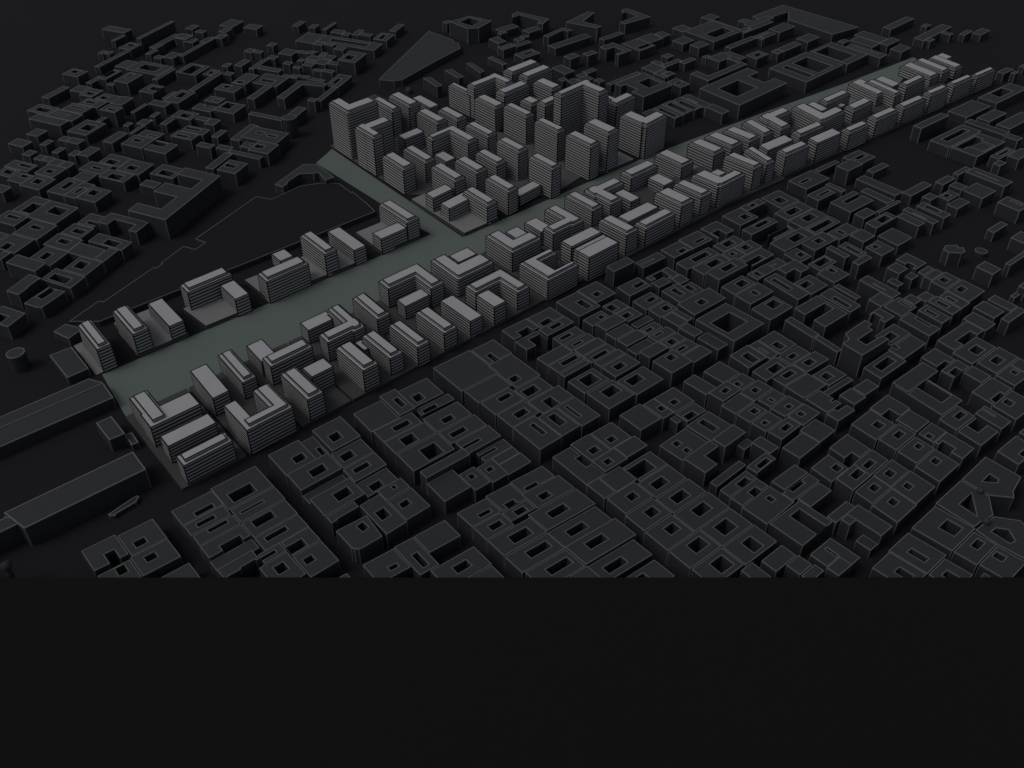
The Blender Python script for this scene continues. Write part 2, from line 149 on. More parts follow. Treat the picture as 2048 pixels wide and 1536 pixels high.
[16,15.9,"R",[[883.8,494.8,933.4,525.7]],[[899.1,510.8,933.5,517.5]],"notched_building","dark notched-roof building, rightmost in the block below the dark empty square","the block below the dark empty square"],
[19,15.1,"R",[[532.8,687.7,556.3,731.1]],[[536.8,698.8,547.8,724.5]],"courtyard_building","dark long-courtyard building, fifth from left in the left quarter's edge facing the plateau","the left quarter's edge facing the plateau"],
[12,18.2,"R",[[520.0,210.3,545.8,226.4]],[[531.5,215.2,544.4,221.7]],"courtyard_building","dark long-courtyard building, leftmost in the block right of the plain paired roofs","the block right of the plain paired roofs"],
[6,16.8,"R",[[405.4,457.5,435.7,477.2]],[[408.8,462.3,424.4,471.8]],"courtyard_building","dark square-courtyard building, second from left in the block beside the large plain roof","the block beside the large plain roof"],
[12,16.3,"R",[[546.8,211.4,574.1,227.6]],[[551.2,216.8,563.5,221.9]],"courtyard_building","dark long-courtyard building, second from left in the block right of the plain paired roofs","the block right of the plain paired roofs"],
[2,10.7,"R",[[197.9,478.3,234.6,489.4]],[],"flat_roof_building","low dark plain bar in the block with the rounded corner","the block with the rounded corner"],
[19,14.3,"R",[[1327.7,685.3,1365.4,808.5]],[[1340.0,708.0,1354.3,786.2]],"courtyard_building","dark long-courtyard building, second from right in the left quarter's edge facing the plateau","the left quarter's edge facing the plateau"],
[5,15.8,"R",[[339.8,276.7,368.9,296.0]],[[344.0,286.7,353.8,291.9]],"courtyard_building","dark long-courtyard building, rightmost in the long block with lengthwise courtyards","the long block with lengthwise courtyards"],
[16,15.7,"R",[[682.8,417.6,702.4,465.5]],[[687.5,434.9,694.2,459.4]],"courtyard_building","dark long-courtyard building, second from left in the block around the tall gabled hall","the block around the tall gabled hall"],
[13,16.0,"R",[[425.2,210.2,448.7,223.0]],[],"flat_roof_building","dark plain flat-roofed building, leftmost in the broken block at the bottom right","the broken block at the bottom right"],
[3,19.0,"R",[[294.1,520.2,310.3,553.4]],[[301.0,528.6,306.5,542.3]],"courtyard_building","dark long-courtyard building, leftmost in the block with the long raised bar","the block with the long raised bar"],
[16,16.2,"R",[[688.4,292.3,727.7,310.0]],[[695.8,304.9,700.4,310.8]],"notched_building","dark notched-roof building, second from right in the block around the tall gabled hall","the block around the tall gabled hall"],
[15,16.2,"R",[[640.5,219.4,670.0,236.6]],[[654.1,225.4,666.5,230.9]],"courtyard_building","dark long-courtyard building, leftmost in the right-hand block by the dark empty square","the right-hand block by the dark empty square"],
[8,17.3,"R",[[612.7,360.9,637.7,388.8]],[[617.5,366.0,626.8,376.2]],"courtyard_building","dark square-courtyard building, rightmost in the blocks along the striped south front","the blocks along the striped south front"],
[16,16.1,"R",[[828.3,303.3,861.4,330.3]],[[837.5,317.5,850.0,324.5]],"courtyard_building","dark long-courtyard building, second from right in the scattered group at the right edge","the scattered group at the right edge"],
[9,16.2,"R",[[462.7,250.6,495.7,261.9]],[[477.3,250.5,487.5,256.7]],"notched_building","dark notched-roof building, rightmost in the block with the paired small courtyards","the block with the paired small courtyards"],
[19,15.0,"R",[[556.8,740.6,588.0,774.9]],[[564.0,755.2,577.8,765.1]],"courtyard_building","dark square-courtyard building, sixth from left in the left quarter's edge facing the plateau","the left quarter's edge facing the plateau"],
[3,21.0,"R",[[268.4,441.5,312.0,450.7]],[],"flat_roof_building","tall dark plain bar in the block with the long raised bar","the block with the long raised bar"],
[8,17.3,"R",[[571.7,367.0,598.3,390.7]],[[580.1,369.3,590.1,383.3]],"courtyard_building","dark square-courtyard building, sixth from right in the blocks along the striped south front","the blocks along the striped south front"],
[8,17.1,"R",[[570.6,344.9,605.7,361.9]],[[583.6,347.0,599.5,355.4]],"courtyard_building","dark long-courtyard building, rightmost in the blocks along the striped south front","the blocks along the striped south front"],
[6,17.1,"R",[[489.9,430.9,523.0,449.0]],[[498.1,436.3,510.1,443.8]],"courtyard_building","dark square-courtyard building, rightmost in the block beside the large plain roof","the block beside the large plain roof"],
[13,16.2,"R",[[498.1,256.1,528.3,268.7]],[],"flat_roof_building","dark plain flat-roofed building, second from left in the broken block at the bottom right","the broken block at the bottom right"],
[6,17.2,"R",[[562.0,529.1,590.6,558.5]],[[569.4,536.9,578.7,544.0]],"courtyard_building","dark square-courtyard building, second from right in the block beside the large plain roof","the block beside the large plain roof"],
[8,20.3,"R",[[659.5,481.2,707.7,500.5]],[[676.8,487.7,696.3,495.6]],"courtyard_building","tall dark long-courtyard building in the blocks along the striped south front","the blocks along the striped south front"],
[10,18.0,"R",[[393.2,364.6,418.4,380.3]],[[399.5,369.0,406.9,374.9]],"courtyard_building","dark square-courtyard building, second from left in the large block of square courtyards","the large block of square courtyards"],
[9,14.7,"R",[[572.7,252.6,595.5,272.4]],[],"flat_roof_building","dark plain flat-roofed building, rightmost in the block with the paired small courtyards","the block with the paired small courtyards"],
[17,16.1,"R",[[1384.1,550.5,1483.7,580.8]],[[1412.7,560.1,1453.4,577.9]],"courtyard_building","dark long-courtyard building, rightmost in the fabric right of the far striped row","the fabric right of the far striped row"],
[19,15.3,"R",[[557.3,688.6,586.8,720.9]],[[565.8,700.8,579.3,714.7]],"courtyard_building","dark square-courtyard building, tenth from left in the left quarter's edge facing the plateau","the left quarter's edge facing the plateau"],
[1,16.0,"R",[[125.1,451.8,152.7,462.3]],[[138.6,449.2,150.5,453.2]],"notched_building","dark notched-roof building, second from left in the block nearest the striped corner","the block nearest the striped corner"],
[8,16.8,"R",[[655.2,433.3,693.7,454.2]],[[672.3,439.9,678.9,448.2]],"courtyard_building","dark square-courtyard building, fourth from right in the blocks along the striped south front","the blocks along the striped south front"],
[16,16.3,"R",[[695.6,311.0,729.4,330.6]],[[701.2,315.9,715.6,324.8]],"courtyard_building","dark square-courtyard building, rightmost in the block around the tall gabled hall","the block around the tall gabled hall"],
[14,15.9,"R",[[512.8,112.9,535.2,133.4]],[[518.8,117.1,526.3,127.0]],"courtyard_building","dark square-courtyard building, third from left in the block at the lower right edge","the block at the lower right edge"],
[13,15.9,"R",[[493.4,245.0,528.0,255.1]],[[501.2,250.9,517.1,254.7]],"notched_building","dark notched-roof building, rightmost in the broken block at the bottom right","the broken block at the bottom right"],
[16,16.3,"R",[[708.7,369.6,728.2,409.3]],[[713.1,376.4,719.6,396.5]],"courtyard_building","dark long-courtyard building, sixth from left in the block around the tall gabled hall","the block around the tall gabled hall"],
[19,14.1,"P",[[-513.9,765.1],[-501.1,795.8],[-479.8,787.1],[-491.7,756.8],[-498.4,758.0]],[[[-506.2,777.2],[-499.2,794.6],[-490.7,789.5],[-498.5,772.3]]],"angular_building","dark angular building, leftmost in the left quarter's edge facing the plateau","the left quarter's edge facing the plateau"],
[16,15.7,"R",[[741.9,297.0,761.5,331.7]],[[756.0,305.6,760.5,322.7]],"courtyard_building","dark long-courtyard building, rightmost in the block around the tall gabled hall","the block around the tall gabled hall"],
[9,16.2,"R",[[575.2,354.4,598.4,377.8]],[],"flat_roof_building","dark plain flat-roofed building, second from left in the block with the paired small courtyards","the block with the paired small courtyards"],
[17,14.2,"R",[[916.2,562.2,965.7,591.9]],[[924.3,575.8,943.4,580.4]],"courtyard_building","dark long-courtyard building, leftmost in the fabric right of the far striped row","the fabric right of the far striped row"],
[0,14.8,"R",[[64.8,495.1,88.0,515.9]],[[76.3,505.8,83.1,514.7]],"courtyard_building","dark square-courtyard building, leftmost in the small block at the lower left","the small block at the lower left"],
[11,15.9,"R",[[588.3,309.5,608.6,332.8]],[[603.9,315.3,615.9,317.6]],"notched_building","dark notched-roof building, leftmost in the narrow block below the tall notched tower","the narrow block below the tall notched tower"],
[8,16.7,"R",[[651.3,520.2,705.4,537.3]],[[669.4,525.0,696.0,532.9]],"courtyard_building","dark long-courtyard building, fifth from left in the blocks along the striped south front","the blocks along the striped south front"],
[16,16.3,"R",[[804.4,505.4,853.5,528.7]],[[821.2,512.6,840.2,523.6]],"courtyard_building","dark long-courtyard building, second from left in the block below the dark empty square","the block below the dark empty square"],
[19,12.9,"R",[[1074.0,985.2,1118.2,1056.8]],[[1086.4,1003.7,1108.9,1040.9]],"courtyard_building","dark square-courtyard building, eighth from right in the left quarter's edge facing the plateau","the left quarter's edge facing the plateau"],
[15,15.8,"R",[[646.4,165.8,677.1,184.9]],[[657.9,168.0,668.6,172.1]],"courtyard_building","dark long-courtyard building, rightmost in the right-hand block by the dark empty square","the right-hand block by the dark empty square"],
[13,16.2,"R",[[497.9,232.3,525.4,244.0]],[],"flat_roof_building","dark plain flat-roofed building, fifth from left in the broken block at the bottom right","the broken block at the bottom right"],
[19,14.7,"R",[[589.0,743.3,615.1,781.8]],[[599.5,754.9,608.1,770.5]],"courtyard_building","dark long-courtyard building, sixth from left in the left quarter's edge facing the plateau","the left quarter's edge facing the plateau"],
[19,15.0,"R",[[615.4,684.2,634.8,735.3]],[[617.8,695.7,628.7,715.7]],"courtyard_building","dark long-courtyard building, thirteenth from right in the left quarter's edge facing the plateau","the left quarter's edge facing the plateau"],
[3,15.2,"R",[[310.4,408.6,326.5,430.0]],[[314.9,419.7,320.8,424.4]],"courtyard_building","dark square-courtyard building, rightmost in the block with the long raised bar","the block with the long raised bar"],
[3,14.9,"R",[[294.3,410.8,309.4,433.0]],[[298.8,422.3,304.0,427.7]],"courtyard_building","dark square-courtyard building, second from right in the block with the long raised bar","the block with the long raised bar"],
[6,17.0,"R",[[455.5,535.7,487.3,555.1]],[[464.8,525.5,479.5,543.4]],"notched_building","dark notched-roof building, second from left in the block beside the large plain roof","the block beside the large plain roof"],
[11,15.9,"R",[[588.4,355.7,619.9,371.7]],[[597.9,361.7,612.2,367.6]],"courtyard_building","dark long-courtyard building, leftmost in the narrow block below the tall notched tower","the narrow block below the tall notched tower"],
[6,17.1,"R",[[488.3,533.6,519.8,554.4]],[[492.2,534.1,506.1,541.3]],"notched_building","dark notched-roof building, rightmost in the block beside the large plain roof","the block beside the large plain roof"],
[17,13.2,"R",[[1302.2,554.0,1373.6,585.0]],[],"flat_roof_building","low dark plain flat-roofed building in the fabric right of the far striped row","the fabric right of the far striped row"],
[12,18.0,"R",[[622.0,213.8,642.7,233.6]],[],"flat_roof_building","dark plain flat-roofed building in the block right of the plain paired roofs","the block right of the plain paired roofs"],
[9,16.0,"R",[[463.3,262.9,496.2,272.7]],[[478.0,263.3,490.6,268.7]],"notched_building","dark notched-roof building, second from left in the block with the paired small courtyards","the block with the paired small courtyards"],
[11,16.0,"R",[[620.9,356.1,654.1,372.0]],[[629.8,361.1,641.3,368.0]],"courtyard_building","dark square-courtyard building, leftmost in the narrow block below the tall notched tower","the narrow block below the tall notched tower"],
[11,16.2,"R",[[620.8,331.3,647.0,350.1]],[[625.6,337.3,635.7,345.0]],"courtyard_building","dark square-courtyard building, rightmost in the narrow block below the tall notched tower","the narrow block below the tall notched tower"],
[10,17.3,"R",[[419.4,366.0,443.0,381.3]],[],"flat_roof_building","dark plain flat-roofed building, third from left in the large block of square courtyards","the large block of square courtyards"],
[9,16.3,"R",[[579.4,273.4,604.4,289.8]],[[587.5,280.9,593.6,286.3]],"courtyard_building","dark square-courtyard building, rightmost in the block with the paired small courtyards","the block with the paired small courtyards"],
[16,16.2,"R",[[820.2,552.6,854.8,586.6]],[[829.1,562.0,842.8,574.3]],"courtyard_building","dark square-courtyard building, leftmost in the block below the dark empty square","the block below the dark empty square"],
[15,16.1,"R",[[704.3,273.9,728.2,295.7]],[[702.8,273.7,719.4,278.7]],"notched_building","dark notched-roof building, leftmost in the right-hand block by the dark empty square","the right-hand block by the dark empty square"],
[8,16.7,"R",[[658.3,501.5,704.4,519.2]],[[675.4,505.8,694.9,515.1]],"courtyard_building","dark long-courtyard building, sixth from left in the blocks along the striped south front","the blocks along the striped south front"],
[15,16.1,"R",[[674.2,196.5,690.3,221.5]],[[684.0,208.9,685.7,220.5]],"courtyard_building","dark long-courtyard building, second from left in the right-hand block by the dark empty square","the right-hand block by the dark empty square"],
[2,16.0,"R",[[244.2,436.7,266.6,450.3]],[[254.9,443.1,258.5,447.1]],"courtyard_building","dark square-courtyard building, second from right in the block with the rounded corner","the block with the rounded corner"],
[9,16.3,"R",[[549.9,275.2,578.4,288.7]],[[560.1,279.2,571.4,284.4]],"courtyard_building","dark long-courtyard building, rightmost in the block with the paired small courtyards","the block with the paired small courtyards"],
[9,16.1,"R",[[575.1,320.9,602.6,337.2]],[[584.5,327.0,592.3,332.7]],"courtyard_building","dark square-courtyard building, fourth from left in the block with the paired small courtyards","the block with the paired small courtyards"],
[9,19.3,"R",[[503.8,299.2,531.8,312.3]],[],"flat_roof_building","tall dark plain flat-roofed building in the block with the paired small courtyards","the block with the paired small courtyards"],
[3,14.7,"R",[[325.9,407.9,350.1,421.6]],[],"flat_roof_building","dark plain flat-roofed building, rightmost in the block with the long raised bar","the block with the long raised bar"],
[19,15.3,"R",[[586.7,702.5,608.6,742.3]],[],"flat_roof_building","dark plain flat-roofed building, nineteenth from left in the left quarter's edge facing the plateau","the left quarter's edge facing the plateau"],
[3,13.1,"R",[[321.3,433.0,350.2,445.1]],[[319.7,438.9,338.3,441.7]],"notched_building","low dark notched-roof building, rightmost in the block with the long raised bar","the block with the long raised bar"],
[16,14.9,"R",[[703.4,415.6,732.3,440.8]],[[706.2,427.0,721.1,435.2]],"courtyard_building","dark long-courtyard building, fourth from left in the block around the tall gabled hall","the block around the tall gabled hall"],
[16,15.8,"R",[[804.6,529.7,853.7,551.6]],[[816.5,535.7,838.5,546.1]],"courtyard_building","dark long-courtyard building, leftmost in the block below the dark empty square","the block below the dark empty square"],
[6,17.2,"R",[[453.2,468.9,487.4,483.3]],[[463.8,473.8,484.7,479.6]],"courtyard_building","dark long-courtyard building, sixth from left in the block beside the large plain roof","the block beside the large plain roof"],
[9,16.1,"R",[[548.0,321.0,574.1,336.7]],[],"flat_roof_building","dark plain flat-roofed building, third from left in the block with the paired small courtyards","the block with the paired small courtyards"],
[19,18.8,"R",[[537.8,743.8,555.8,787.9]],[],"flat_roof_building","tall dark plain flat-roofed building, leftmost in the left quarter's edge facing the plateau","the left quarter's edge facing the plateau"],
[19,14.7,"R",[[560.2,799.5,591.3,835.1]],[[561.9,813.9,574.4,824.8]],"courtyard_building","dark square-courtyard building, third from left in the left quarter's edge facing the plateau","the left quarter's edge facing the plateau"],
[9,18.2,"R",[[551.7,337.7,577.7,353.9]],[[561.3,343.4,570.0,348.6]],"courtyard_building","dark square-courtyard building, leftmost in the block with the paired small courtyards","the block with the paired small courtyards"],
[8,17.2,"R",[[597.9,481.0,622.1,508.6]],[[606.5,489.8,614.1,504.0]],"courtyard_building","dark long-courtyard building, third from left in the blocks along the striped south front","the blocks along the striped south front"],
[2,12.9,"R",[[226.5,514.4,238.5,542.5]],[[232.4,516.4,236.8,527.4]],"courtyard_building","low dark long-courtyard building in the block with the rounded corner","the block with the rounded corner"],
[9,15.7,"R",[[577.8,290.8,604.2,305.8]],[[588.7,294.5,595.3,299.1]],"courtyard_building","dark square-courtyard building, second from right in the block with the paired small courtyards","the block with the paired small courtyards"],
[16,15.7,"R",[[776.2,467.0,818.1,487.8]],[[791.7,473.2,803.8,482.2]],"courtyard_building","dark square-courtyard building, second from left in the block around the tall gabled hall","the block around the tall gabled hall"],
[6,16.9,"R",[[452.7,484.3,485.6,499.2]],[],"flat_roof_building","dark plain flat-roofed building, rightmost in the block beside the large plain roof","the block beside the large plain roof"],
[19,15.2,"R",[[771.3,784.7,805.4,824.2]],[[779.0,798.4,791.1,814.1]],"courtyard_building","dark square-courtyard building, tenth from right in the left quarter's edge facing the plateau","the left quarter's edge facing the plateau"],
[19,14.8,"R",[[687.9,841.8,728.8,870.7]],[[702.0,851.7,721.3,860.7]],"courtyard_building","dark long-courtyard building, seventh from left in the left quarter's edge facing the plateau","the left quarter's edge facing the plateau"],
[8,17.3,"R",[[773.1,545.1,806.2,574.4]],[[787.8,550.6,800.5,560.6]],"courtyard_building","dark square-courtyard building, seventh from left in the blocks along the striped south front","the blocks along the striped south front"],
[19,14.7,"R",[[632.9,849.7,672.0,876.5]],[[636.4,848.1,658.0,865.1]],"notched_building","dark notched-roof building, leftmost in the left quarter's edge facing the plateau","the left quarter's edge facing the plateau"],
[9,16.3,"R",[[548.1,289.7,572.1,304.8]],[[554.3,295.3,560.4,299.5]],"courtyard_building","dark square-courtyard building, fifth from left in the block with the paired small courtyards","the block with the paired small courtyards"],
[8,16.7,"R",[[655.7,455.2,690.9,474.3]],[[671.5,459.7,685.7,469.3]],"courtyard_building","dark square-courtyard building, sixth from left in the blocks along the striped south front","the blocks along the striped south front"],
[16,16.0,"R",[[747.3,332.7,775.0,354.6]],[[767.2,336.6,770.8,349.3]],"courtyard_building","dark long-courtyard building, second from right in the block around the tall gabled hall","the block around the tall gabled hall"],
[5,15.8,"R",[[314.2,387.3,337.3,398.3]],[[321.4,388.9,331.5,394.9]],"courtyard_building","dark square-courtyard building, leftmost in the long block with lengthwise courtyards","the long block with lengthwise courtyards"],
[19,14.1,"R",[[839.8,938.4,884.3,976.2]],[[853.4,944.2,872.0,964.3]],"courtyard_building","dark square-courtyard building, eleventh from left in the left quarter's edge facing the plateau","the left quarter's edge facing the plateau"],
[0,14.7,"R",[[98.2,464.6,118.9,485.5]],[],"flat_roof_building","dark plain flat-roofed building in the small block at the lower left","the small block at the lower left"],
[16,15.8,"R",[[767.8,357.2,783.1,399.6]],[[774.3,370.9,774.4,385.9]],"courtyard_building","dark long-courtyard building, fourth from right in the block around the tall gabled hall","the block around the tall gabled hall"],
[8,16.7,"R",[[564.9,523.7,596.6,543.9]],[[580.3,529.7,595.2,535.9]],"courtyard_building","dark long-courtyard building, leftmost in the blocks along the striped south front","the blocks along the striped south front"],
[17,15.7,"R",[[1124.8,404.9,1146.9,458.3]],[[1135.9,433.4,1136.1,449.9],[1135.0,418.6,1135.2,433.0]],"courtyard_building","dark two-courtyard building in the fabric right of the far striped row","the fabric right of the far striped row"],
[16,12.3,"R",[[870.1,416.4,900.4,444.3]],[],"flat_roof_building","low dark plain flat-roofed building, leftmost in the block around the tall gabled hall","the block around the tall gabled hall"],
[18,29.1,"P",[[-118.5,1672.5],[-81.7,1707.2],[-38.5,1676.5],[-61.9,1633.6],[-82.2,1629.8]],[[[-99.8,1668.6],[-81.3,1696.6],[-58.3,1676.5],[-74.4,1645.2]]],"angular_building","tall dark angular building, leftmost in the dark group at the top centre","the dark group at the top centre"],
[8,16.8,"R",[[689.3,545.7,722.8,569.9]],[[700.2,551.4,717.6,555.8]],"courtyard_building","dark long-courtyard building, fourth from left in the blocks along the striped south front","the blocks along the striped south front"],
[19,16.2,"R",[[453.1,699.6,478.0,732.2]],[[456.3,712.0,466.7,723.9]],"courtyard_building","dark square-courtyard building, leftmost in the left quarter's edge facing the plateau","the left quarter's edge facing the plateau"],
[19,14.5,"R",[[686.3,883.7,718.3,918.3]],[[698.6,895.3,710.1,908.7]],"courtyard_building","dark square-courtyard building, fifth from left in the left quarter's edge facing the plateau","the left quarter's edge facing the plateau"],
[6,14.7,"R",[[455.7,517.4,483.3,534.7]],[[467.6,514.9,482.8,529.2]],"notched_building","dark notched-roof building, third from left in the block beside the large plain roof","the block beside the large plain roof"],
[9,16.1,"R",[[549.9,354.9,565.0,380.8]],[],"flat_roof_building","dark plain flat-roofed building, leftmost in the block with the paired small courtyards","the block with the paired small courtyards"],
[8,17.2,"R",[[714.6,479.2,752.8,497.8]],[[714.5,480.8,738.5,489.2]],"notched_building","dark notched-roof building, rightmost in the blocks along the striped south front","the blocks along the striped south front"],
[19,15.1,"R",[[689.8,790.3,722.7,821.3]],[[703.1,802.7,716.0,815.7]],"courtyard_building","dark square-courtyard building, thirteenth from left in the left quarter's edge facing the plateau","the left quarter's edge facing the plateau"],
[9,16.3,"R",[[547.9,305.8,572.2,320.0]],[[559.5,309.9,567.4,315.8]],"courtyard_building","dark square-courtyard building, third from left in the block with the paired small courtyards","the block with the paired small courtyards"],
[3,14.3,"R",[[311.8,512.5,347.3,522.5]],[[315.3,513.3,330.1,518.4]],"notched_building","low dark notched-roof building, leftmost in the block with the long raised bar","the block with the long raised bar"],
[17,12.3,"R",[[995.6,482.1,1013.7,541.0]],[],"flat_roof_building","low dark plain bar, third from left in the fabric right of the far striped row","the fabric right of the far striped row"],
[15,16.3,"R",[[738.7,218.9,764.3,237.7]],[[753.7,226.7,760.8,231.9]],"courtyard_building","dark square-courtyard building, third from left in the right-hand block by the dark empty square","the right-hand block by the dark empty square"],
[11,15.7,"R",[[619.0,373.0,648.6,387.7]],[[625.9,377.5,636.4,383.0]],"courtyard_building","dark long-courtyard building, rightmost in the narrow block below the tall notched tower","the narrow block below the tall notched tower"],
[10,15.3,"R",[[493.2,366.7,517.6,380.7]],[[495.4,367.6,508.0,374.3]],"courtyard_building","dark long-courtyard building, rightmost in the large block of square courtyards","the large block of square courtyards"],
[16,15.9,"R",[[740.1,413.1,767.8,436.1]],[[754.6,426.0,762.5,433.5]],"courtyard_building","dark square-courtyard building, third from left in the block around the tall gabled hall","the block around the tall gabled hall"],
[19,18.1,"R",[[497.8,728.8,531.8,746.5]],[[512.4,721.6,528.1,730.0]],"notched_building","tall dark notched-roof building, leftmost in the left quarter's edge facing the plateau","the left quarter's edge facing the plateau"],
[4,14.8,"R",[[231.5,340.7,268.3,356.8]],[],"flat_roof_building","dark plain flat-roofed building, rightmost in the cut-off block at the bottom centre","the cut-off block at the bottom centre"],
[19,14.2,"R",[[1109.6,767.2,1154.4,815.1]],[[1122.3,781.8,1132.9,806.7]],"courtyard_building","dark long-courtyard building, fourth from right in the left quarter's edge facing the plateau","the left quarter's edge facing the plateau"],
[19,14.8,"R",[[781.9,734.9,811.3,773.5]],[[785.5,741.5,798.8,763.5]],"courtyard_building","dark square-courtyard building, sixth from right in the left quarter's edge facing the plateau","the left quarter's edge facing the plateau"],
[12,15.7,"R",[[624.2,198.3,645.3,212.8]],[[625.6,202.6,631.8,207.6]],"courtyard_building","dark square-courtyard building, second from right in the block right of the plain paired roofs","the block right of the plain paired roofs"],
[8,16.9,"R",[[603.4,519.3,636.9,537.7]],[[610.2,523.0,627.1,536.4],[602.0,515.9,622.4,529.4]],"courtyard_building","dark square-courtyard building, leftmost in the blocks along the striped south front","the blocks along the striped south front"],
[16,17.8,"R",[[708.7,446.8,739.5,467.7]],[[702.9,446.5,724.2,455.9]],"notched_building","dark notched-roof building, leftmost in the block around the tall gabled hall","the block around the tall gabled hall"],
[6,17.3,"R",[[484.3,519.1,520.1,532.6]],[[494.9,523.6,509.3,529.3]],"courtyard_building","dark long-courtyard building, fourth from left in the block beside the large plain roof","the block beside the large plain roof"],
[8,17.3,"R",[[729.1,543.1,757.8,570.6]],[[731.2,538.5,745.1,555.8]],"notched_building","dark notched-roof building, leftmost in the blocks along the striped south front","the blocks along the striped south front"],
[8,16.7,"R",[[560.6,495.0,587.7,515.1]],[[572.8,502.2,584.4,508.3]],"courtyard_building","dark long-courtyard building, second from left in the blocks along the striped south front","the blocks along the striped south front"],
[9,10.1,"R",[[469.6,279.6,507.7,286.5]],[],"flat_roof_building","low dark plain bar in the block with the paired small courtyards","the block with the paired small courtyards"],
[17,16.2,"R",[[1291.7,489.7,1382.7,510.9]],[[1286.9,487.0,1306.0,550.3]],"flat_roof_building","dark plain bar, second from right in the fabric right of the far striped row","the fabric right of the far striped row"],
[16,15.9,"R",[[805.5,488.4,854.9,504.4]],[[809.3,493.0,848.2,501.6]],"courtyard_building","dark long-courtyard building, fourth from left in the block below the dark empty square","the block below the dark empty square"],
[19,14.9,"R",[[616.1,748.3,640.4,780.0]],[[623.7,752.8,632.7,769.6]],"courtyard_building","dark long-courtyard building, ninth from left in the left quarter's edge facing the plateau","the left quarter's edge facing the plateau"],
[6,17.3,"R",[[485.4,498.3,516.1,512.8]],[[489.8,504.4,504.6,509.0]],"courtyard_building","dark long-courtyard building, fifth from right in the block beside the large plain roof","the block beside the large plain roof"],
[15,16.2,"R",[[795.3,280.4,814.4,305.4]],[],"flat_roof_building","dark plain flat-roofed building, second from left in the right-hand block by the dark empty square","the right-hand block by the dark empty square"],
[10,16.3,"R",[[479.4,382.0,492.6,406.3]],[[485.1,389.3,491.6,395.6]],"courtyard_building","dark square-courtyard building, sixth from left in the large block of square courtyards","the large block of square courtyards"],
[10,16.1,"R",[[373.2,344.5,385.0,364.3]],[],"flat_roof_building","dark plain flat-roofed building, leftmost in the large block of square courtyards","the large block of square courtyards"],
[1,16.2,"R",[[153.7,444.6,171.5,455.0]],[[149.3,448.0,165.4,451.6]],"notched_building","dark notched-roof building, third from left in the block nearest the striped corner","the block nearest the striped corner"],
[16,14.7,"R",[[1054.3,412.7,1088.5,440.4]],[],"flat_roof_building","dark plain flat-roofed building, fourth from left in the scattered group at the right edge","the scattered group at the right edge"],
[8,16.8,"R",[[657.4,545.9,688.3,567.4]],[[670.6,547.8,681.7,554.3]],"courtyard_building","dark square-courtyard building, third from left in the blocks along the striped south front","the blocks along the striped south front"],
[9,15.8,"R",[[501.4,265.1,526.9,275.0]],[[507.2,266.2,521.9,270.9]],"courtyard_building","dark long-courtyard building, second from left in the block with the paired small courtyards","the block with the paired small courtyards"],
[19,14.7,"R",[[837.6,790.0,868.6,829.4]],[[854.4,806.3,865.9,828.3]],"courtyard_building","dark long-courtyard building, eleventh from right in the left quarter's edge facing the plateau","the left quarter's edge facing the plateau"],
[16,16.1,"R",[[819.1,463.5,857.8,482.2]],[[831.1,468.4,838.2,477.4]],"courtyard_building","dark square-courtyard building, rightmost in the block below the dark empty square","the block below the dark empty square"],
[13,16.3,"R",[[498.5,210.2,523.9,218.3]],[],"flat_roof_building","dark plain bar in the broken block at the bottom right","the broken block at the bottom right"],
[6,17.3,"R",[[487.6,460.3,520.3,472.2]],[[493.0,461.4,511.9,466.6]],"courtyard_building","dark long-courtyard building, rightmost in the block beside the large plain roof","the block beside the large plain roof"],
[19,16.3,"R",[[835.5,830.4,868.4,868.2]],[[850.4,845.5,858.6,859.4]],"courtyard_building","dark square-courtyard building, ninth from right in the left quarter's edge facing the plateau","the left quarter's edge facing the plateau"],
[15,16.1,"R",[[702.2,259.6,729.4,272.9]],[[705.0,260.4,718.5,267.2]],"notched_building","dark notched-roof building, second from left in the right-hand block by the dark empty square","the right-hand block by the dark empty square"],
[16,16.2,"R",[[829.7,331.3,859.9,349.5]],[[839.2,338.0,849.8,345.9]],"courtyard_building","dark square-courtyard building in the scattered group at the right edge","the scattered group at the right edge"],
[19,14.7,"R",[[747.4,790.7,770.3,833.7]],[[749.6,801.0,762.8,822.7]],"courtyard_building","dark square-courtyard building, twelfth from right in the left quarter's edge facing the plateau","the left quarter's edge facing the plateau"],
[8,17.1,"R",[[767.1,523.1,816.3,537.8]],[[784.9,528.7,809.4,535.3]],"courtyard_building","dark long-courtyard building, third from right in the blocks along the striped south front","the blocks along the striped south front"],
[7,17.3,"R",[[566.4,401.2,592.9,415.5]],[],"flat_roof_building","dark plain flat-roofed building, rightmost in the block holding the largest square courtyard","the block holding the largest square courtyard"],
[7,19.1,"R",[[538.4,489.1,567.3,504.1]],[],"flat_roof_building","dark plain flat-roofed building, leftmost in the block holding the largest square courtyard","the block holding the largest square courtyard"],
[16,16.1,"R",[[770.9,300.2,787.0,328.4]],[[775.3,310.6,780.9,323.1]],"courtyard_building","dark long-courtyard building in the terrace blocks at the right edge","the terrace blocks at the right edge"],
[13,16.3,"R",[[435.5,197.6,449.8,209.2]],[]],
[15,16.1,"R",[[822.7,286.4,842.6,309.6]],[]],
[6,17.3,"R",[[488.4,473.2,520.4,485.2]],[]],
[2,15.8,"R",[[199.0,445.4,223.9,453.3]],[[204.1,440.9,225.2,446.4]]],
[8,16.8,"R",[[563.1,476.2,588.8,494.0]],[[575.1,480.8,584.9,488.4]]],
[9,15.8,"R",[[578.9,306.8,602.4,319.9]],[[585.9,309.9,589.9,314.6]]],
[11,16.2,"R",[[586.1,296.4,609.9,308.5]],[[597.1,305.1,610.8,310.0]]],
[8,17.0,"R",[[712.0,518.4,748.7,535.7]],[[722.0,523.4,737.8,532.4]]],
[16,16.1,"R",[[793.6,301.7,809.9,330.3]],[[798.4,312.2,805.0,324.3]]],
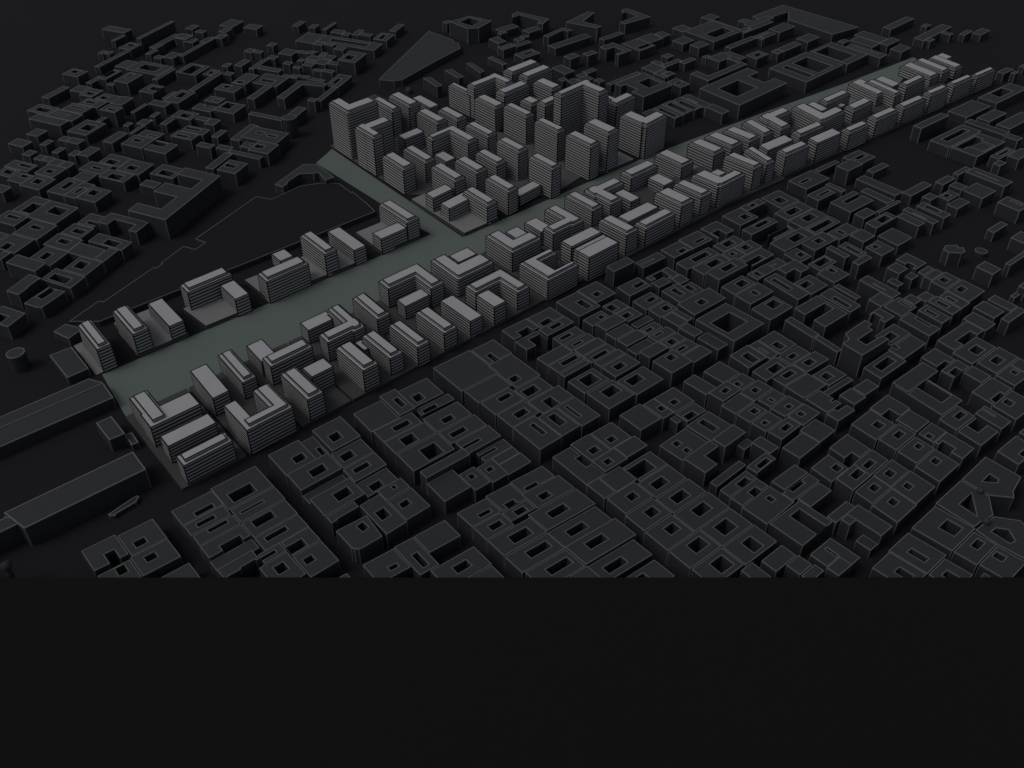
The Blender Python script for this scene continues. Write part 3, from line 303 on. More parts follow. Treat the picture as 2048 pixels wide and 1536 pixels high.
[19,15.2,"R",[[752.1,834.7,777.7,873.5]],[[761.7,844.2,768.2,859.5]]],
[17,15.9,"R",[[1030.0,559.3,1067.7,587.1]],[[1040.1,569.5,1061.6,576.0]]],
[19,14.5,"R",[[605.8,845.8,631.9,881.5]],[[618.4,853.7,624.8,872.6]]],
[9,16.0,"R",[[578.7,338.2,599.8,353.4]],[[580.8,343.1,587.0,348.6]]],
[19,18.1,"R",[[822.9,658.7,855.0,689.1]],[[835.7,669.2,844.9,685.9]]],
[19,15.2,"R",[[778.7,825.2,806.8,861.6]],[[781.4,836.1,793.5,852.7]]],
[13,17.7,"R",[[454.4,178.9,470.4,188.7]],[]],
[19,15.0,"R",[[719.3,890.4,747.9,923.7]],[[727.3,901.1,736.2,912.7]]],
[7,14.3,"R",[[602.8,401.4,617.4,427.3]],[]],
[16,14.3,"R",[[839.9,374.1,861.5,399.7]],[[833.8,378.1,846.3,387.5]]],
[7,16.7,"R",[[537.8,460.1,565.7,473.5]],[]],
[16,16.0,"R",[[877.7,452.4,921.8,467.9]],[[893.3,454.8,913.7,464.5]]],
[19,15.3,"R",[[867.7,991.7,893.6,1043.0]],[[878.7,1011.0,883.1,1033.5]]],
[19,18.8,"R",[[889.6,647.3,921.0,680.8]],[[899.7,663.2,910.4,677.7]]],
[19,16.8,"R",[[1091.9,919.5,1136.3,961.0]],[[1094.2,929.9,1130.8,951.4]]],
[19,15.9,"R",[[846.7,995.9,866.7,1059.4]],[]],
[7,16.9,"R",[[566.9,416.5,591.7,430.7]],[[570.2,422.0,581.0,425.7]]],
[16,16.2,"R",[[810.9,301.7,827.3,328.3]],[[814.4,312.6,819.8,322.4]]],
[19,15.2,"R",[[989.9,773.3,1025.8,811.5]],[[1003.0,789.2,1023.6,807.3]]],
[19,15.2,"R",[[641.4,750.8,667.1,776.8]],[[646.0,750.8,652.5,766.1]]],
[19,17.3,"P",[[-370.7,1327.3],[-360.6,1357.5],[-349.8,1397.4],[-301.8,1385.8],[-304.6,1371.5],[-340.0,1380.1],[-349.1,1351.9],[-357.7,1319.3]],[]],
[7,16.9,"R",[[540.3,433.1,566.0,446.4]],[]],
[6,16.7,"R",[[486.6,486.2,518.3,497.3]],[[492.9,490.2,504.9,493.3]]],
[16,16.3,"R",[[829.8,412.3,854.6,435.0]],[[836.7,425.3,845.1,431.5]]],
[16,16.1,"R",[[746.4,437.1,777.2,454.1]],[[752.3,442.4,774.1,451.7]]],
[18,15.1,"R",[[1557.3,638.6,1674.7,659.5]],[]],
[15,15.9,"R",[[717.5,240.0,733.9,258.6]],[]],
[8,17.0,"R",[[697.5,458.0,730.5,472.7]],[[703.2,460.7,710.4,469.6]]],
[7,16.8,"R",[[537.1,474.5,563.6,488.1]],[]],
[11,16.2,"R",[[634.9,303.3,656.1,316.4]],[]],
[11,15.7,"R",[[617.1,301.6,633.9,317.6]],[]],
[8,16.9,"R",[[599.3,362.9,611.7,389.5]],[[602.7,370.7,605.1,380.2]]],
[19,14.0,"R",[[989.8,880.7,1038.8,909.7]],[[1010.0,889.9,1031.0,902.0]]],
[3,13.7,"R",[[327.5,422.6,349.9,432.0]],[]],
[18,16.0,"R",[[1086.0,967.3,1130.3,1015.0]],[[1094.2,972.5,1128.1,984.0]]],
[16,15.0,"R",[[643.9,367.3,653.8,403.9]],[]],
[9,16.3,"R",[[527.9,271.4,539.8,289.6]],[]],
[6,17.2,"R",[[489.6,450.0,522.7,459.3]],[]],
[8,16.9,"R",[[728.4,498.8,756.3,517.8]],[[734.0,505.1,745.6,514.2]]],
[18,28.4,"P",[[102.1,1670.9],[147.4,1736.2],[161.0,1732.0],[134.4,1674.8],[167.9,1647.4],[158.4,1635.9]],[]],
[7,16.8,"R",[[536.1,505.1,561.5,519.5]],[[550.7,508.6,557.4,514.3]]],
[16,13.9,"R",[[743.3,463.4,766.0,485.8]],[[754.2,469.8,764.1,477.2]]],
[7,17.0,"R",[[568.3,487.8,589.4,505.4]],[[570.4,493.0,580.8,500.2]]],
[8,11.9,"R",[[620.1,558.1,656.4,571.6]],[[616.9,564.1,642.9,565.5]]],
[10,15.7,"R",[[400.6,215.5,412.7,232.3]],[]],
[7,16.7,"R",[[565.6,445.7,592.0,458.2]],[[571.2,453.1,581.3,455.9]]],
[19,14.7,"R",[[717.9,935.2,738.6,978.0]],[[727.6,940.1,734.5,961.2]]],
[7,13.7,"R",[[537.7,447.4,564.6,459.1]],[]],
[17,11.8,"R",[[1287.9,488.0,1305.2,549.3]],[]],
[18,14.4,"R",[[972.5,1084.8,1069.5,1105.9]],[]],
[7,16.8,"R",[[567.0,431.7,591.3,444.7]],[[571.8,433.2,581.3,441.2]]],
[19,14.7,"R",[[870.7,1044.0,898.5,1086.9]],[[876.9,1051.4,889.9,1077.8]]],
[16,15.9,"R",[[966.3,414.9,982.3,453.3]],[[971.6,427.5,980.2,446.0]]],
[18,16.1,"R",[[1409.0,648.9,1434.4,721.9]],[[1419.0,661.4,1425.2,712.8]]],
[7,16.7,"R",[[568.8,506.4,589.2,524.4]],[[569.0,511.3,579.2,521.1]]],
[18,22.0,"R",[[1029.5,969.3,1065.2,1020.4]],[[1017.6,976.7,1051.5,1002.7]]],
[16,17.8,"R",[[1055.5,365.1,1080.3,394.1]],[[1071.4,372.4,1075.2,385.5]]],
[16,15.8,"R",[[875.3,537.6,911.4,556.0]],[[885.9,543.5,908.3,547.4]]],
[19,21.9,"R",[[1241.1,681.7,1290.0,716.3]],[[1251.5,693.9,1272.0,710.0]]],
[16,16.3,"R",[[697.5,468.7,727.7,483.3]],[[701.2,476.2,715.8,477.4]]],
[19,13.7,"R",[[1315.2,808.0,1365.6,848.1]],[]],
[5,16.1,"R",[[310.5,302.9,327.3,320.1]],[]],
[19,15.2,"R",[[894.6,997.0,922.1,1038.7]],[[908.8,1006.9,914.0,1031.8]]],
[17,22.8,"R",[[1188.3,564.3,1264.6,577.4]],[[1225.8,560.4,1260.4,563.4]]],
[15,16.0,"R",[[848.6,282.7,862.6,308.3]],[]],
[16,16.1,"R",[[744.5,355.6,766.8,371.6]],[]],
[18,14.0,"R",[[951.9,739.9,974.9,788.8]],[[957.4,745.3,969.6,783.1]]],
[17,16.3,"R",[[1306.2,521.4,1358.3,541.3]],[]],
[19,13.9,"R",[[1150.3,668.8,1203.8,694.3]],[[1161.8,680.1,1186.4,687.5]]],
[19,14.8,"R",[[688.0,822.3,723.0,840.8]],[[699.2,829.7,716.2,834.6],[714.0,822.0,728.8,839.2]]],
[8,20.5,"R",[[579.3,564.3,611.1,577.1]],[[588.3,558.3,611.9,564.4]]],
[18,13.6,"R",[[1485.4,692.0,1519.3,748.0]],[]],
[18,14.2,"R",[[929.2,739.2,950.9,787.5]],[[932.0,743.8,941.4,780.3]]],
[18,19.7,"P",[[207.2,1698.9],[246.1,1738.3],[227.2,1763.7],[217.4,1756.8],[219.6,1778.3],[231.0,1787.0],[271.0,1733.3],[216.5,1686.9]],[]],
[8,17.3,"R",[[705.4,498.3,727.4,517.4]],[[712.6,506.8,719.7,512.4]]],
[17,13.3,"R",[[1009.6,468.4,1058.8,481.1]],[]],
[11,14.0,"R",[[609.6,324.4,647.9,330.3]],[]],
[16,15.9,"R",[[807.1,427.1,821.8,456.3]],[[810.5,431.3,817.2,450.1]]],
[8,14.0,"R",[[623.1,482.8,639.8,503.8]],[[626.2,491.5,633.6,502.0]]],
[7,17.0,"R",[[600.6,449.3,614.4,470.9]],[]],
[16,16.1,"R",[[724.2,337.4,740.9,355.8]],[[723.0,343.8,729.2,354.0]]],
[16,15.7,"R",[[941.5,478.9,955.6,519.8]],[]],
[19,13.4,"R",[[917.1,715.3,973.2,730.9]],[]],
[16,16.1,"R",[[837.7,442.9,861.1,462.5]],[]],
[18,13.4,"R",[[1468.0,797.4,1491.2,885.3]],[]],
[13,9.0,"R",[[500.6,180.7,510.3,193.2]],[]],
[16,16.1,"R",[[942.8,415.3,954.5,458.3]],[[945.4,428.2,947.3,445.2]]],
[19,20.8,"R",[[1009.7,998.2,1051.4,1027.5]],[[1029.1,1013.8,1046.8,1018.9]]],
[19,17.3,"R",[[1089.1,816.1,1135.6,842.2]],[[1092.3,824.5,1103.1,835.8]]],
[16,17.1,"R",[[896.5,313.8,915.0,333.6]],[]],
[19,14.8,"R",[[944.7,823.7,969.8,860.7]],[[949.2,831.7,962.9,848.9]]],
[16,15.9,"R",[[757.7,510.6,794.8,522.5]],[[757.5,514.6,791.7,521.7]]],
[17,22.4,"R",[[988.5,550.7,1021.7,569.9]],[]],
[18,14.5,"R",[[996.3,732.0,1015.5,785.2]],[[1000.6,753.1,1002.2,774.5]]],
[19,14.2,"R",[[690.4,919.3,714.3,944.5]],[[704.9,924.3,712.0,936.3]]],
[19,14.8,"R",[[923.1,989.4,947.4,1029.4]],[[932.5,1004.9,940.5,1023.6]]],
[19,15.1,"R",[[908.6,774.2,928.3,814.9]],[[917.3,786.9,924.2,814.5]]],
[18,13.6,"R",[[1451.9,689.6,1484.4,737.8]],[]],
[7,17.3,"R",[[566.7,459.2,587.8,471.3]],[[568.9,462.9,578.8,466.8]]],
[19,13.9,"R",[[828.0,700.1,878.0,713.0]],[]],
[19,15.1,"R",[[887.7,780.3,907.6,818.2]],[[891.7,791.1,898.5,812.5]]],
[6,16.9,"R",[[453.6,461.5,486.6,467.9]],[]],
[18,14.8,"R",[[975.9,737.1,995.3,785.5]],[[977.4,740.6,987.1,774.6]]],
[7,16.9,"R",[[599.6,428.3,612.0,448.3]],[]],
[16,16.1,"R",[[922.8,423.3,937.0,453.8]],[]],
[19,13.9,"R",[[1062.4,820.3,1088.1,860.4]],[[1074.2,839.6,1085.0,850.9]]],
[19,15.3,"R",[[948.4,978.2,972.9,1017.1]],[[952.5,999.0,963.8,1012.4]]],
[15,16.7,"R",[[827.3,273.0,861.3,281.7]],[]],
[18,14.4,"R",[[1566.4,713.8,1664.0,731.4]],[]],
[19,15.0,"R",[[587.8,688.4,614.4,701.5]],[]],
[19,13.7,"R",[[729.8,840.7,751.1,866.2]],[]],
[19,15.3,"R",[[869.4,831.0,889.6,866.0]],[[874.8,835.5,879.2,851.4]]],
[8,17.2,"R",[[807.2,562.7,842.4,575.1]],[[818.9,565.8,830.1,571.2]]],
[17,16.0,"R",[[1196.3,449.6,1242.9,462.4]],[[1207.7,454.3,1236.4,458.3]]],
[18,13.8,"R",[[1318.6,897.2,1421.0,912.5]],[[1326.9,902.5,1351.7,917.0]]],
[16,12.3,"R",[[1007.8,419.9,1037.6,434.7]],[]],
[18,15.2,"R",[[1131.3,983.9,1172.7,1017.9]],[]],
[18,22.2,"P",[[0.0,1739.9],[10.3,1756.8],[71.7,1710.9],[58.2,1678.8],[48.5,1686.7],[53.9,1702.8],[15.3,1735.7],[0.0,1719.1]],[]],
[18,14.4,"R",[[1284.8,787.6,1358.3,805.2]],[[1280.5,787.3,1302.2,804.4]]],
[16,18.2,"P",[[494.1,867.1],[500.5,875.8],[513.7,876.6],[513.9,870.0],[519.0,871.4],[517.0,861.5],[512.1,858.6],[497.9,860.1]],[]],
[19,15.3,"R",[[1002.4,941.4,1034.7,969.7]],[[1015.2,942.8,1028.2,959.7]]],
[19,15.1,"R",[[1039.8,884.4,1125.5,895.6]],[]],
[16,15.2,"R",[[644.7,338.6,652.1,366.3]],[]],
[13,16.1,"R",[[436.1,189.0,451.7,196.6]],[]],
[18,18.1,"R",[[1367.4,845.6,1421.8,872.5]],[]],
[19,14.7,"R",[[833.7,884.0,869.9,901.4]],[]],
[18,14.1,"R",[[894.3,1088.4,937.2,1115.8]],[[907.4,1099.6,930.7,1106.9]]],
[18,12.9,"R",[[1038.3,885.8,1071.2,916.9]],[]],
[19,14.4,"R",[[982.6,812.5,1003.5,847.9]],[[995.9,819.1,1001.7,832.8]]],
[18,14.3,"R",[[1165.5,837.9,1207.0,864.3]],[]],
[16,20.1,"R",[[807.6,376.5,824.9,392.1]],[]],
[7,12.8,"R",[[571.6,477.9,595.5,486.8]],[]],
[19,16.1,"R",[[1048.0,771.7,1108.6,785.2]],[]],
[16,15.8,"R",[[884.8,475.0,910.4,489.3]],[]],
[16,15.8,"R",[[1011.1,435.7,1038.1,450.8]],[[1016.8,441.4,1028.1,447.6]]],
[19,13.8,"R",[[773.4,999.2,792.7,1028.3]],[]],
[19,13.9,"R",[[879.0,655.6,888.6,709.6]],[]],
[17,13.9,"R",[[1204.0,477.2,1233.2,495.7]],[]],
[19,14.9,"R",[[1009.5,1108.5,1036.4,1142.9]],[[1020.9,1122.1,1033.2,1136.0]]],
[19,17.2,"R",[[1211.0,1173.0,1234.7,1228.2]],[[1231.1,1206.5,1236.6,1207.5]]],
[19,12.7,"R",[[1178.9,1073.0,1259.3,1087.8]],[]],
[19,13.5,"R",[[954.6,1029.1,983.8,1055.8]],[[961.3,1033.4,971.1,1049.7]]],
[19,14.3,"R",[[787.2,888.8,814.4,907.8]],[]],
[18,14.1,"R",[[1234.1,864.3,1319.1,877.9]],[]],
[16,16.3,"R",[[734.0,379.7,741.7,408.9]],[]],
[19,17.8,"R",[[940.5,954.5,971.5,977.2]],[]],
[19,14.3,"R",[[1000.3,691.3,1010.7,752.4]],[]],
[19,13.8,"R",[[1328.9,1001.9,1371.6,1032.6]],[]],
[18,15.0,"R",[[1024.4,809.0,1048.8,841.3]],[[1029.6,822.8,1044.3,828.1]]],
[19,24.0,"R",[[903.7,935.0,924.6,965.0]],[[908.9,939.4,915.4,954.6]]],
[18,13.6,"R",[[908.5,985.1,932.0,1022.3]],[]],
[19,15.0,"R",[[696.1,945.5,716.9,973.1]],[[702.6,951.2,712.9,966.0]]],
[18,16.7,"R",[[996.2,695.9,1014.4,731.0]],[]],
[18,13.9,"R",[[1320.1,852.6,1370.7,875.3]],[[1327.6,852.2,1363.1,867.9]]],
[18,14.3,"R",[[1359.0,911.0,1440.6,926.9]],[]],
[19,13.7,"R",[[921.8,1091.4,971.4,1105.9]],[]],
[19,16.0,"R",[[1016.0,674.9,1053.0,691.6]],[]],
[18,14.1,"R",[[1377.2,785.7,1419.9,811.7]],[]],
[16,15.9,"R",[[832.7,350.5,857.0,359.9]],[]],
[19,14.0,"R",[[752.5,742.8,767.8,767.9]],[]],
[18,12.6,"R",[[941.4,900.5,1020.4,910.5]],[]],
[19,13.5,"R",[[1384.1,685.5,1422.6,714.0]],[[1388.7,697.5,1414.7,706.7]]],
[16,13.0,"R",[[989.9,361.5,1022.3,370.6]],[]],
[19,14.0,"R",[[902.2,681.8,924.2,703.8]],[[912.5,684.1,916.7,693.9]]],
[19,13.7,"R",[[1164.0,998.9,1270.9,1008.3]],[[1236.8,999.2,1265.8,1014.8]]],
[18,16.3,"R",[[1225.9,797.1,1263.7,821.5]],[[1236.7,803.6,1255.2,814.1]]],
[19,13.0,"R",[[1063.2,1107.8,1147.8,1118.3]],[]],
[16,15.9,"R",[[791.0,331.3,808.2,342.7]],[]],
[19,13.5,"R",[[1076.6,1057.8,1109.4,1083.6]],[]],
[8,14.8,"R",[[603.0,516.9,621.4,528.4]],[]],
[17,12.1,"R",[[1029.3,536.7,1066.7,547.4]],[]],
[16,16.3,"R",[[776.0,336.2,790.0,349.6]],[]],
[19,14.8,"R",[[1148.8,1106.8,1181.8,1135.5]],[[1164.6,1113.6,1175.1,1129.6]]],
[9,11.7,"R",[[520.3,290.6,533.4,298.2]],[]],
[16,18.9,"R",[[787.6,433.3,796.4,459.8]],[]],
[19,13.4,"R",[[970.8,893.1,988.8,925.9]],[]],
[16,19.0,"R",[[787.4,415.0,813.0,423.6]],[]],
[19,16.7,"R",[[1015.8,1051.7,1057.9,1069.0]],[[1025.9,1056.8,1054.0,1067.7]]],
[18,13.9,"R",[[1179.4,938.7,1214.9,966.1]],[]],
[15,15.9,"R",[[765.3,223.5,782.1,237.6]],[]],
[19,13.8,"R",[[807.9,1004.8,829.9,1026.4]],[]],
[17,15.7,"R",[[1065.6,457.2,1096.0,468.5]],[]],
[19,14.5,"R",[[1087.3,668.5,1149.3,678.4]],[]],
[8,17.3,"R",[[623.0,504.8,637.4,518.3]],[]],
[18,12.8,"R",[[1036.2,857.9,1062.8,884.8]],[[1045.4,857.1,1067.3,874.0]]],
[17,15.7,"R",[[1218.2,432.3,1256.6,448.6]],[]],
[19,13.9,"R",[[1016.4,820.2,1037.2,848.0]],[[1022.9,822.6,1028.8,836.5]]],
[18,14.8,"R",[[1316.7,913.5,1331.4,985.0]],[]],
[18,14.0,"R",[[1471.1,639.3,1508.8,662.2]],[]],
[17,12.1,"R",[[974.4,584.7,1020.7,592.6]],[]],
[19,24.1,"R",[[1182.8,1108.8,1289.7,1117.8]],[]],
[18,14.1,"R",[[945.7,1222.5,992.7,1243.5]],[]],
[13,17.8,"R",[[503.0,201.5,511.4,209.2]],[]],
[19,14.1,"R",[[961.1,1056.8,984.7,1081.8]],[]],
[7,17.2,"R",[[615.4,449.9,622.2,471.7]],[]],
[19,12.7,"R",[[1248.0,818.2,1275.7,846.6]],[]],
[16,16.3,"R",[[990.3,322.7,1013.3,341.7]],[]],
[19,13.8,"R",[[746.3,910.0,765.7,927.9]],[]],
[19,12.5,"R",[[1170.9,799.2,1185.7,844.6]],[]],
[18,14.5,"R",[[1480.9,673.6,1527.9,691.0]],[]],
[19,14.2,"R",[[812.1,929.7,827.8,953.3]],[]],
[18,14.1,"R",[[1229.6,982.1,1260.3,1010.7]],[]],
[16,15.7,"R",[[932.5,311.9,973.4,317.6]],[]],
[17,16.3,"R",[[1070.5,434.4,1086.4,451.6]],[]],
[18,12.9,"R",[[1208.0,819.9,1224.9,859.9]],[]],
[18,15.7,"R",[[1185.0,902.8,1216.6,925.9]],[]],
[19,13.1,"R",[[1109.3,896.6,1135.9,918.5]],[[1115.1,904.0,1128.0,911.6]]],
[16,14.3,"R",[[915.9,472.9,962.3,477.9]],[]],
[18,13.1,"R",[[1077.1,1056.7,1134.3,1070.4]],[]],
[18,19.9,"P",[[57.7,1617.1],[96.0,1664.9],[113.6,1649.5],[104.7,1643.4],[95.3,1649.5],[67.0,1609.7]],[]],
[16,16.1,"R",[[834.1,360.9,854.9,368.5]],[]],
[19,13.7,"R",[[1055.3,974.0,1109.2,984.2]],[]],
[19,13.9,"R",[[748.9,891.8,765.5,909.0]],[]],
[18,13.3,"R",[[1678.6,580.6,1722.1,598.1]],[]],
[19,14.1,"R",[[715.0,822.3,727.8,841.6]],[]],
[18,13.4,"R",[[1072.2,888.2,1119.6,900.4]],[]],
[19,16.3,"R",[[875.1,737.2,887.5,762.4]],[]],
[16,12.8,"R",[[796.1,368.0,806.3,381.9]],[]],
[19,13.8,"R",[[1231.8,762.0,1263.3,780.5]],[[1240.8,764.1,1261.5,784.0]]],
[19,13.4,"R",[[946.0,781.1,966.5,798.8]],[]],
[17,17.2,"R",[[940.6,526.2,949.7,551.7]],[]],
[19,13.8,"R",[[1146.5,1009.6,1174.0,1031.2]],[]],
[18,15.8,"R",[[1319.5,986.0,1352.9,1010.1]],[]],
[19,14.2,"R",[[1337.8,950.0,1362.2,980.3]],[]],
[19,13.3,"R",[[1231.5,737.6,1255.0,761.0]],[]],
[19,16.2,"R",[[1234.7,1043.4,1258.2,1072.0]],[]],
[16,16.1,"R",[[992.7,449.8,1010.1,462.1]],[]],
[17,15.9,"R",[[1107.0,459.3,1139.7,466.9]],[]],
[19,13.8,"R",[[883.8,710.6,896.3,733.9]],[]],
[19,12.6,"R",[[874.1,879.8,925.9,886.2]],[[904.0,878.5,923.3,897.7]]],
[18,14.3,"R",[[985.2,1181.5,1018.7,1202.4]],[]],
[17,15.7,"R",[[1276.0,463.0,1291.6,482.3]],[]],
[18,16.3,"R",[[900.1,1172.0,919.8,1204.0]],[]],
[18,15.9,"R",[[888.9,1142.3,920.3,1161.0]],[[896.3,1148.9,915.2,1152.0]]],
[19,16.7,"R",[[1230.2,1039.8,1254.7,1065.7]],[[1233.7,1050.0,1259.2,1068.9]]],
[19,14.7,"R",[[661.4,922.9,677.7,943.3]],[]],
[19,13.6,"R",[[1161.8,845.6,1214.5,855.1]],[]],
[18,13.6,"R",[[911.7,938.3,935.7,956.9]],[]],
[18,12.6,"R",[[905.6,775.8,928.2,790.5]],[]],
[19,13.8,"R",[[912.6,750.5,938.2,761.6]],[]],
[16,12.8,"R",[[820.0,366.2,833.1,375.5]],[]],
[19,13.0,"R",[[1166.6,874.0,1198.1,888.9]],[]],
[19,13.4,"R",[[905.0,879.5,922.3,896.7]],[]],
[19,13.8,"R",[[1436.4,690.3,1482.2,703.5]],[]],
[18,13.9,"R",[[921.3,1141.3,958.7,1155.3]],[]],
[18,19.2,"R",[[951.6,1018.4,976.7,1036.9]],[]],
[17,14.0,"R",[[1522.1,609.5,1556.9,621.3]],[]],
[18,14.3,"R",[[846.0,1089.5,855.8,1135.7]],[]],
[19,12.6,"R",[[757.8,970.7,773.2,985.7]],[]],
[18,15.8,"R",[[1173.7,986.0,1196.2,1010.1]],[]],
[19,13.2,"R",[[954.1,799.8,966.3,822.7]],[]],
[18,13.9,"R",[[1110.3,874.3,1143.6,887.2]],[]],
[19,12.9,"R",[[919.3,851.3,943.7,862.4]],[]],
[19,14.0,"R",[[1256.0,737.0,1276.4,758.3]],[]],
[18,14.5,"R",[[1328.6,853.2,1366.4,866.9]],[]],
[19,13.1,"R",[[999.4,1070.0,1032.0,1080.9]],[]],
[19,14.0,"R",[[1241.8,761.0,1260.5,783.0]],[]],
[19,15.0,"R",[[544.3,803.9,559.2,814.5]],[]],
[14,16.2,"R",[[532.5,92.6,542.5,108.5]],[]],
[19,13.7,"R",[[752.3,944.0,766.4,958.0]],[]],
[19,14.0,"R",[[753.0,928.9,766.4,943.0]],[]],
[19,12.8,"R",[[1386.5,783.9,1405.7,809.2]],[]],
[19,13.4,"R",[[782.6,908.8,797.7,921.6]],[]],
[17,15.8,"R",[[1178.2,438.3,1195.3,448.6]],[]],
[18,19.3,"R",[[987.0,1007.9,1012.4,1023.1]],[]],
[19,13.5,"R",[[778.8,938.3,796.7,948.8]],[]],
[19,14.0,"R",[[790.0,971.1,807.7,982.2]],[]],
[19,13.9,"R",[[1226.8,1023.4,1245.1,1046.0]],[[1227.3,1025.4,1249.8,1036.7]]],
[18,13.3,"R",[[941.4,961.5,967.1,973.8]],[]],
[19,12.1,"R",[[1164.6,706.0,1174.2,736.8]],[]],
[19,14.1,"R",[[932.5,923.8,968.3,930.4]],[]],
[18,12.9,"R",[[893.1,947.9,910.7,964.1]],[]],
[10,12.7,"R",[[487.2,372.4,492.2,381.0]],[]],
[18,13.0,"R",[[1046.4,858.1,1066.3,873.0]],[]],
[19,12.9,"R",[[1290.3,1070.1,1315.2,1087.6]],[]],
[19,15.2,"R",[[576.1,836.1,588.0,851.6]],[]],
[19,14.5,"R",[[811.4,954.3,825.4,967.3]],[]],
[19,13.7,"R",[[1386.4,883.2,1418.9,896.9]],[]],
[19,13.9,"R",[[1214.5,755.6,1230.8,775.0]],[]],
[19,12.6,"R",[[1391.3,752.0,1423.7,764.2]],[]],
[19,14.3,"R",[[1237.8,1000.2,1264.8,1013.8]],[]],
[19,16.1,"R",[[1293.9,993.0,1317.0,1009.9]],[]],
[18,13.0,"R",[[1069.3,901.4,1083.3,922.6]],[]],
[18,14.1,"R",[[1651.7,601.3,1687.9,611.7]],[]],
[19,18.0,"R",[[1296.2,734.3,1312.7,753.8]],[]],
[19,13.6,"R",[[1393.8,725.1,1408.0,751.0]],[]],
[19,13.5,"R",[[1238.1,717.3,1252.7,736.6]],[]],
[19,13.9,"R",[[1271.9,985.9,1292.9,1002.7]],[[1264.2,982.2,1286.3,998.2]]],
[18,16.0,"R",[[1362.7,927.9,1384.9,945.7]],[]],
[19,12.3,"R",[[1394.8,823.9,1442.8,831.7]],[]],
[19,14.9,"R",[[1200.3,706.7,1211.6,729.2]],[]],
[19,13.8,"R",[[996.7,910.7,1027.2,917.7]],[]],
[19,13.9,"R",[[1228.3,1026.4,1248.8,1042.4]],[]],
[18,14.4,"R",[[1281.5,788.3,1301.2,803.4]],[]],
[18,14.0,"R",[[1105.3,913.2,1123.5,928.4]],[]],
[19,14.3,"R",[[1227.9,892.3,1245.7,908.1]],[]],
[18,12.5,"R",[[923.0,957.9,940.4,971.2]],[]],
[4,15.3,"R",[[176.7,405.1,183.0,412.9]],[]],
[19,13.2,"R",[[1148.5,1061.6,1172.6,1072.8]],[]],
[19,14.7,"R",[[1215.5,834.1,1231.1,850.5]],[]],
[16,7.8,"R",[[888.4,281.3,900.2,286.2]],[]],
[19,14.5,"R",[[1311.5,788.2,1326.7,807.0]],[]],
[18,13.9,"R",[[1323.3,903.5,1350.7,915.0]],[]],
[15,16.2,"R",[[683.4,177.5,695.1,185.1]],[]],
[19,12.8,"R",[[1267.0,796.8,1279.5,817.2]],[]],
[19,13.7,"R",[[1122.7,867.4,1136.0,883.4]],[]],
[19,13.9,"R",[[1176.5,1168.0,1210.0,1176.4]],[]],
[18,13.1,"R",[[932.5,920.0,945.8,935.0]],[]],
[19,14.9,"R",[[1265.2,983.2,1285.3,997.2]],[]],
[19,13.9,"R",[[885.3,951.1,902.7,959.6]],[]],
[18,12.9,"R",[[1429.8,738.2,1450.9,750.8]],[]],
[19,12.5,"R",[[935.4,886.5,952.6,895.3]],[]],
[19,14.0,"R",[[1165.1,736.0,1175.8,754.4]],[[1165.1,738.6,1176.6,754.1]]],
[19,12.2,"R",[[1394.9,850.1,1416.6,864.0]],[]],
[19,12.9,"R",[[1155.4,767.5,1167.2,784.4]],[]],
[18,15.0,"R",[[1563.5,628.8,1583.7,641.8]],[]],
[16,15.8,"R",[[901.2,277.6,917.5,286.0]],[]],
[19,12.4,"R",[[1140.2,1032.2,1154.1,1048.4]],[]],
[18,15.0,"R",[[1627.3,619.2,1641.9,637.6]],[]],
[19,12.8,"R",[[1154.7,896.1,1171.9,908.1]],[]],
[19,12.7,"R",[[1282.5,1039.5,1296.6,1058.7]],[]],
[19,14.3,"R",[[1271.3,871.4,1288.8,885.1]],[]],
[19,18.2,"R",[[1075.4,672.2,1086.3,686.1]],[]],
[19,13.4,"R",[[890.9,902.0,904.2,911.2]],[]],
[18,16.2,"R",[[937.5,1156.3,953.1,1171.3]],[]],
[19,14.4,"R",[[1231.5,874.2,1243.8,891.3]],[]],
[19,13.8,"R",[[1205.9,796.6,1218.9,811.1]],[]],
[19,14.5,"R",[[1264.3,759.3,1283.5,769.1]],[]],
[19,12.7,"R",[[1382.8,768.1,1397.9,782.9]],[]],
[19,13.8,"R",[[1159.1,754.7,1170.7,768.2]],[]],
[19,12.8,"R",[[1272.0,780.9,1284.5,795.8]],[[1266.9,782.5,1280.4,793.9]]],
[18,13.8,"R",[[883.9,965.1,897.4,976.2]],[]],
[18,13.2,"R",[[1638.8,674.2,1659.0,685.7]],[]],
[19,14.0,"R",[[1318.2,767.9,1328.3,787.2]],[]],
[19,13.0,"R",[[1166.1,737.8,1175.6,753.7]],[]],
[18,18.1,"R",[[880.2,1323.4,895.1,1339.0]],[]],
[19,13.7,"R",[[1006.0,1028.5,1016.0,1042.1]],[]],
[19,13.9,"R",[[1200.0,730.2,1209.6,745.6]],[]],
[19,14.4,"R",[[1173.6,1067.8,1194.7,1076.1]],[]],
[19,12.8,"R",[[1157.9,754.0,1168.8,766.5]],[[1158.1,755.7,1171.7,766.2]]],
[19,13.9,"R",[[1115.1,1144.4,1129.6,1155.6]],[]],
[19,13.5,"R",[[1118.5,1132.1,1132.5,1143.4]],[]],
[18,16.3,"R",[[933.5,1208.9,951.6,1219.1]],[]],
[19,13.9,"R",[[1267.9,783.5,1279.4,796.7]],[]],
[18,17.7,"R",[[954.1,1159.6,968.6,1171.4]],[]],
[19,13.8,"R",[[1196.7,772.0,1206.3,785.1]],[]],
[19,14.5,"R",[[1226.2,782.3,1238.5,792.8]],[]],
[18,14.3,"R",[[1161.7,865.3,1175.7,874.8]],[]],
[17,16.3,"R",[[1530.5,595.0,1544.3,602.3]],[]],
[17,13.8,"R",[[1580.4,604.0,1602.5,611.9]],[]]],
bright=[
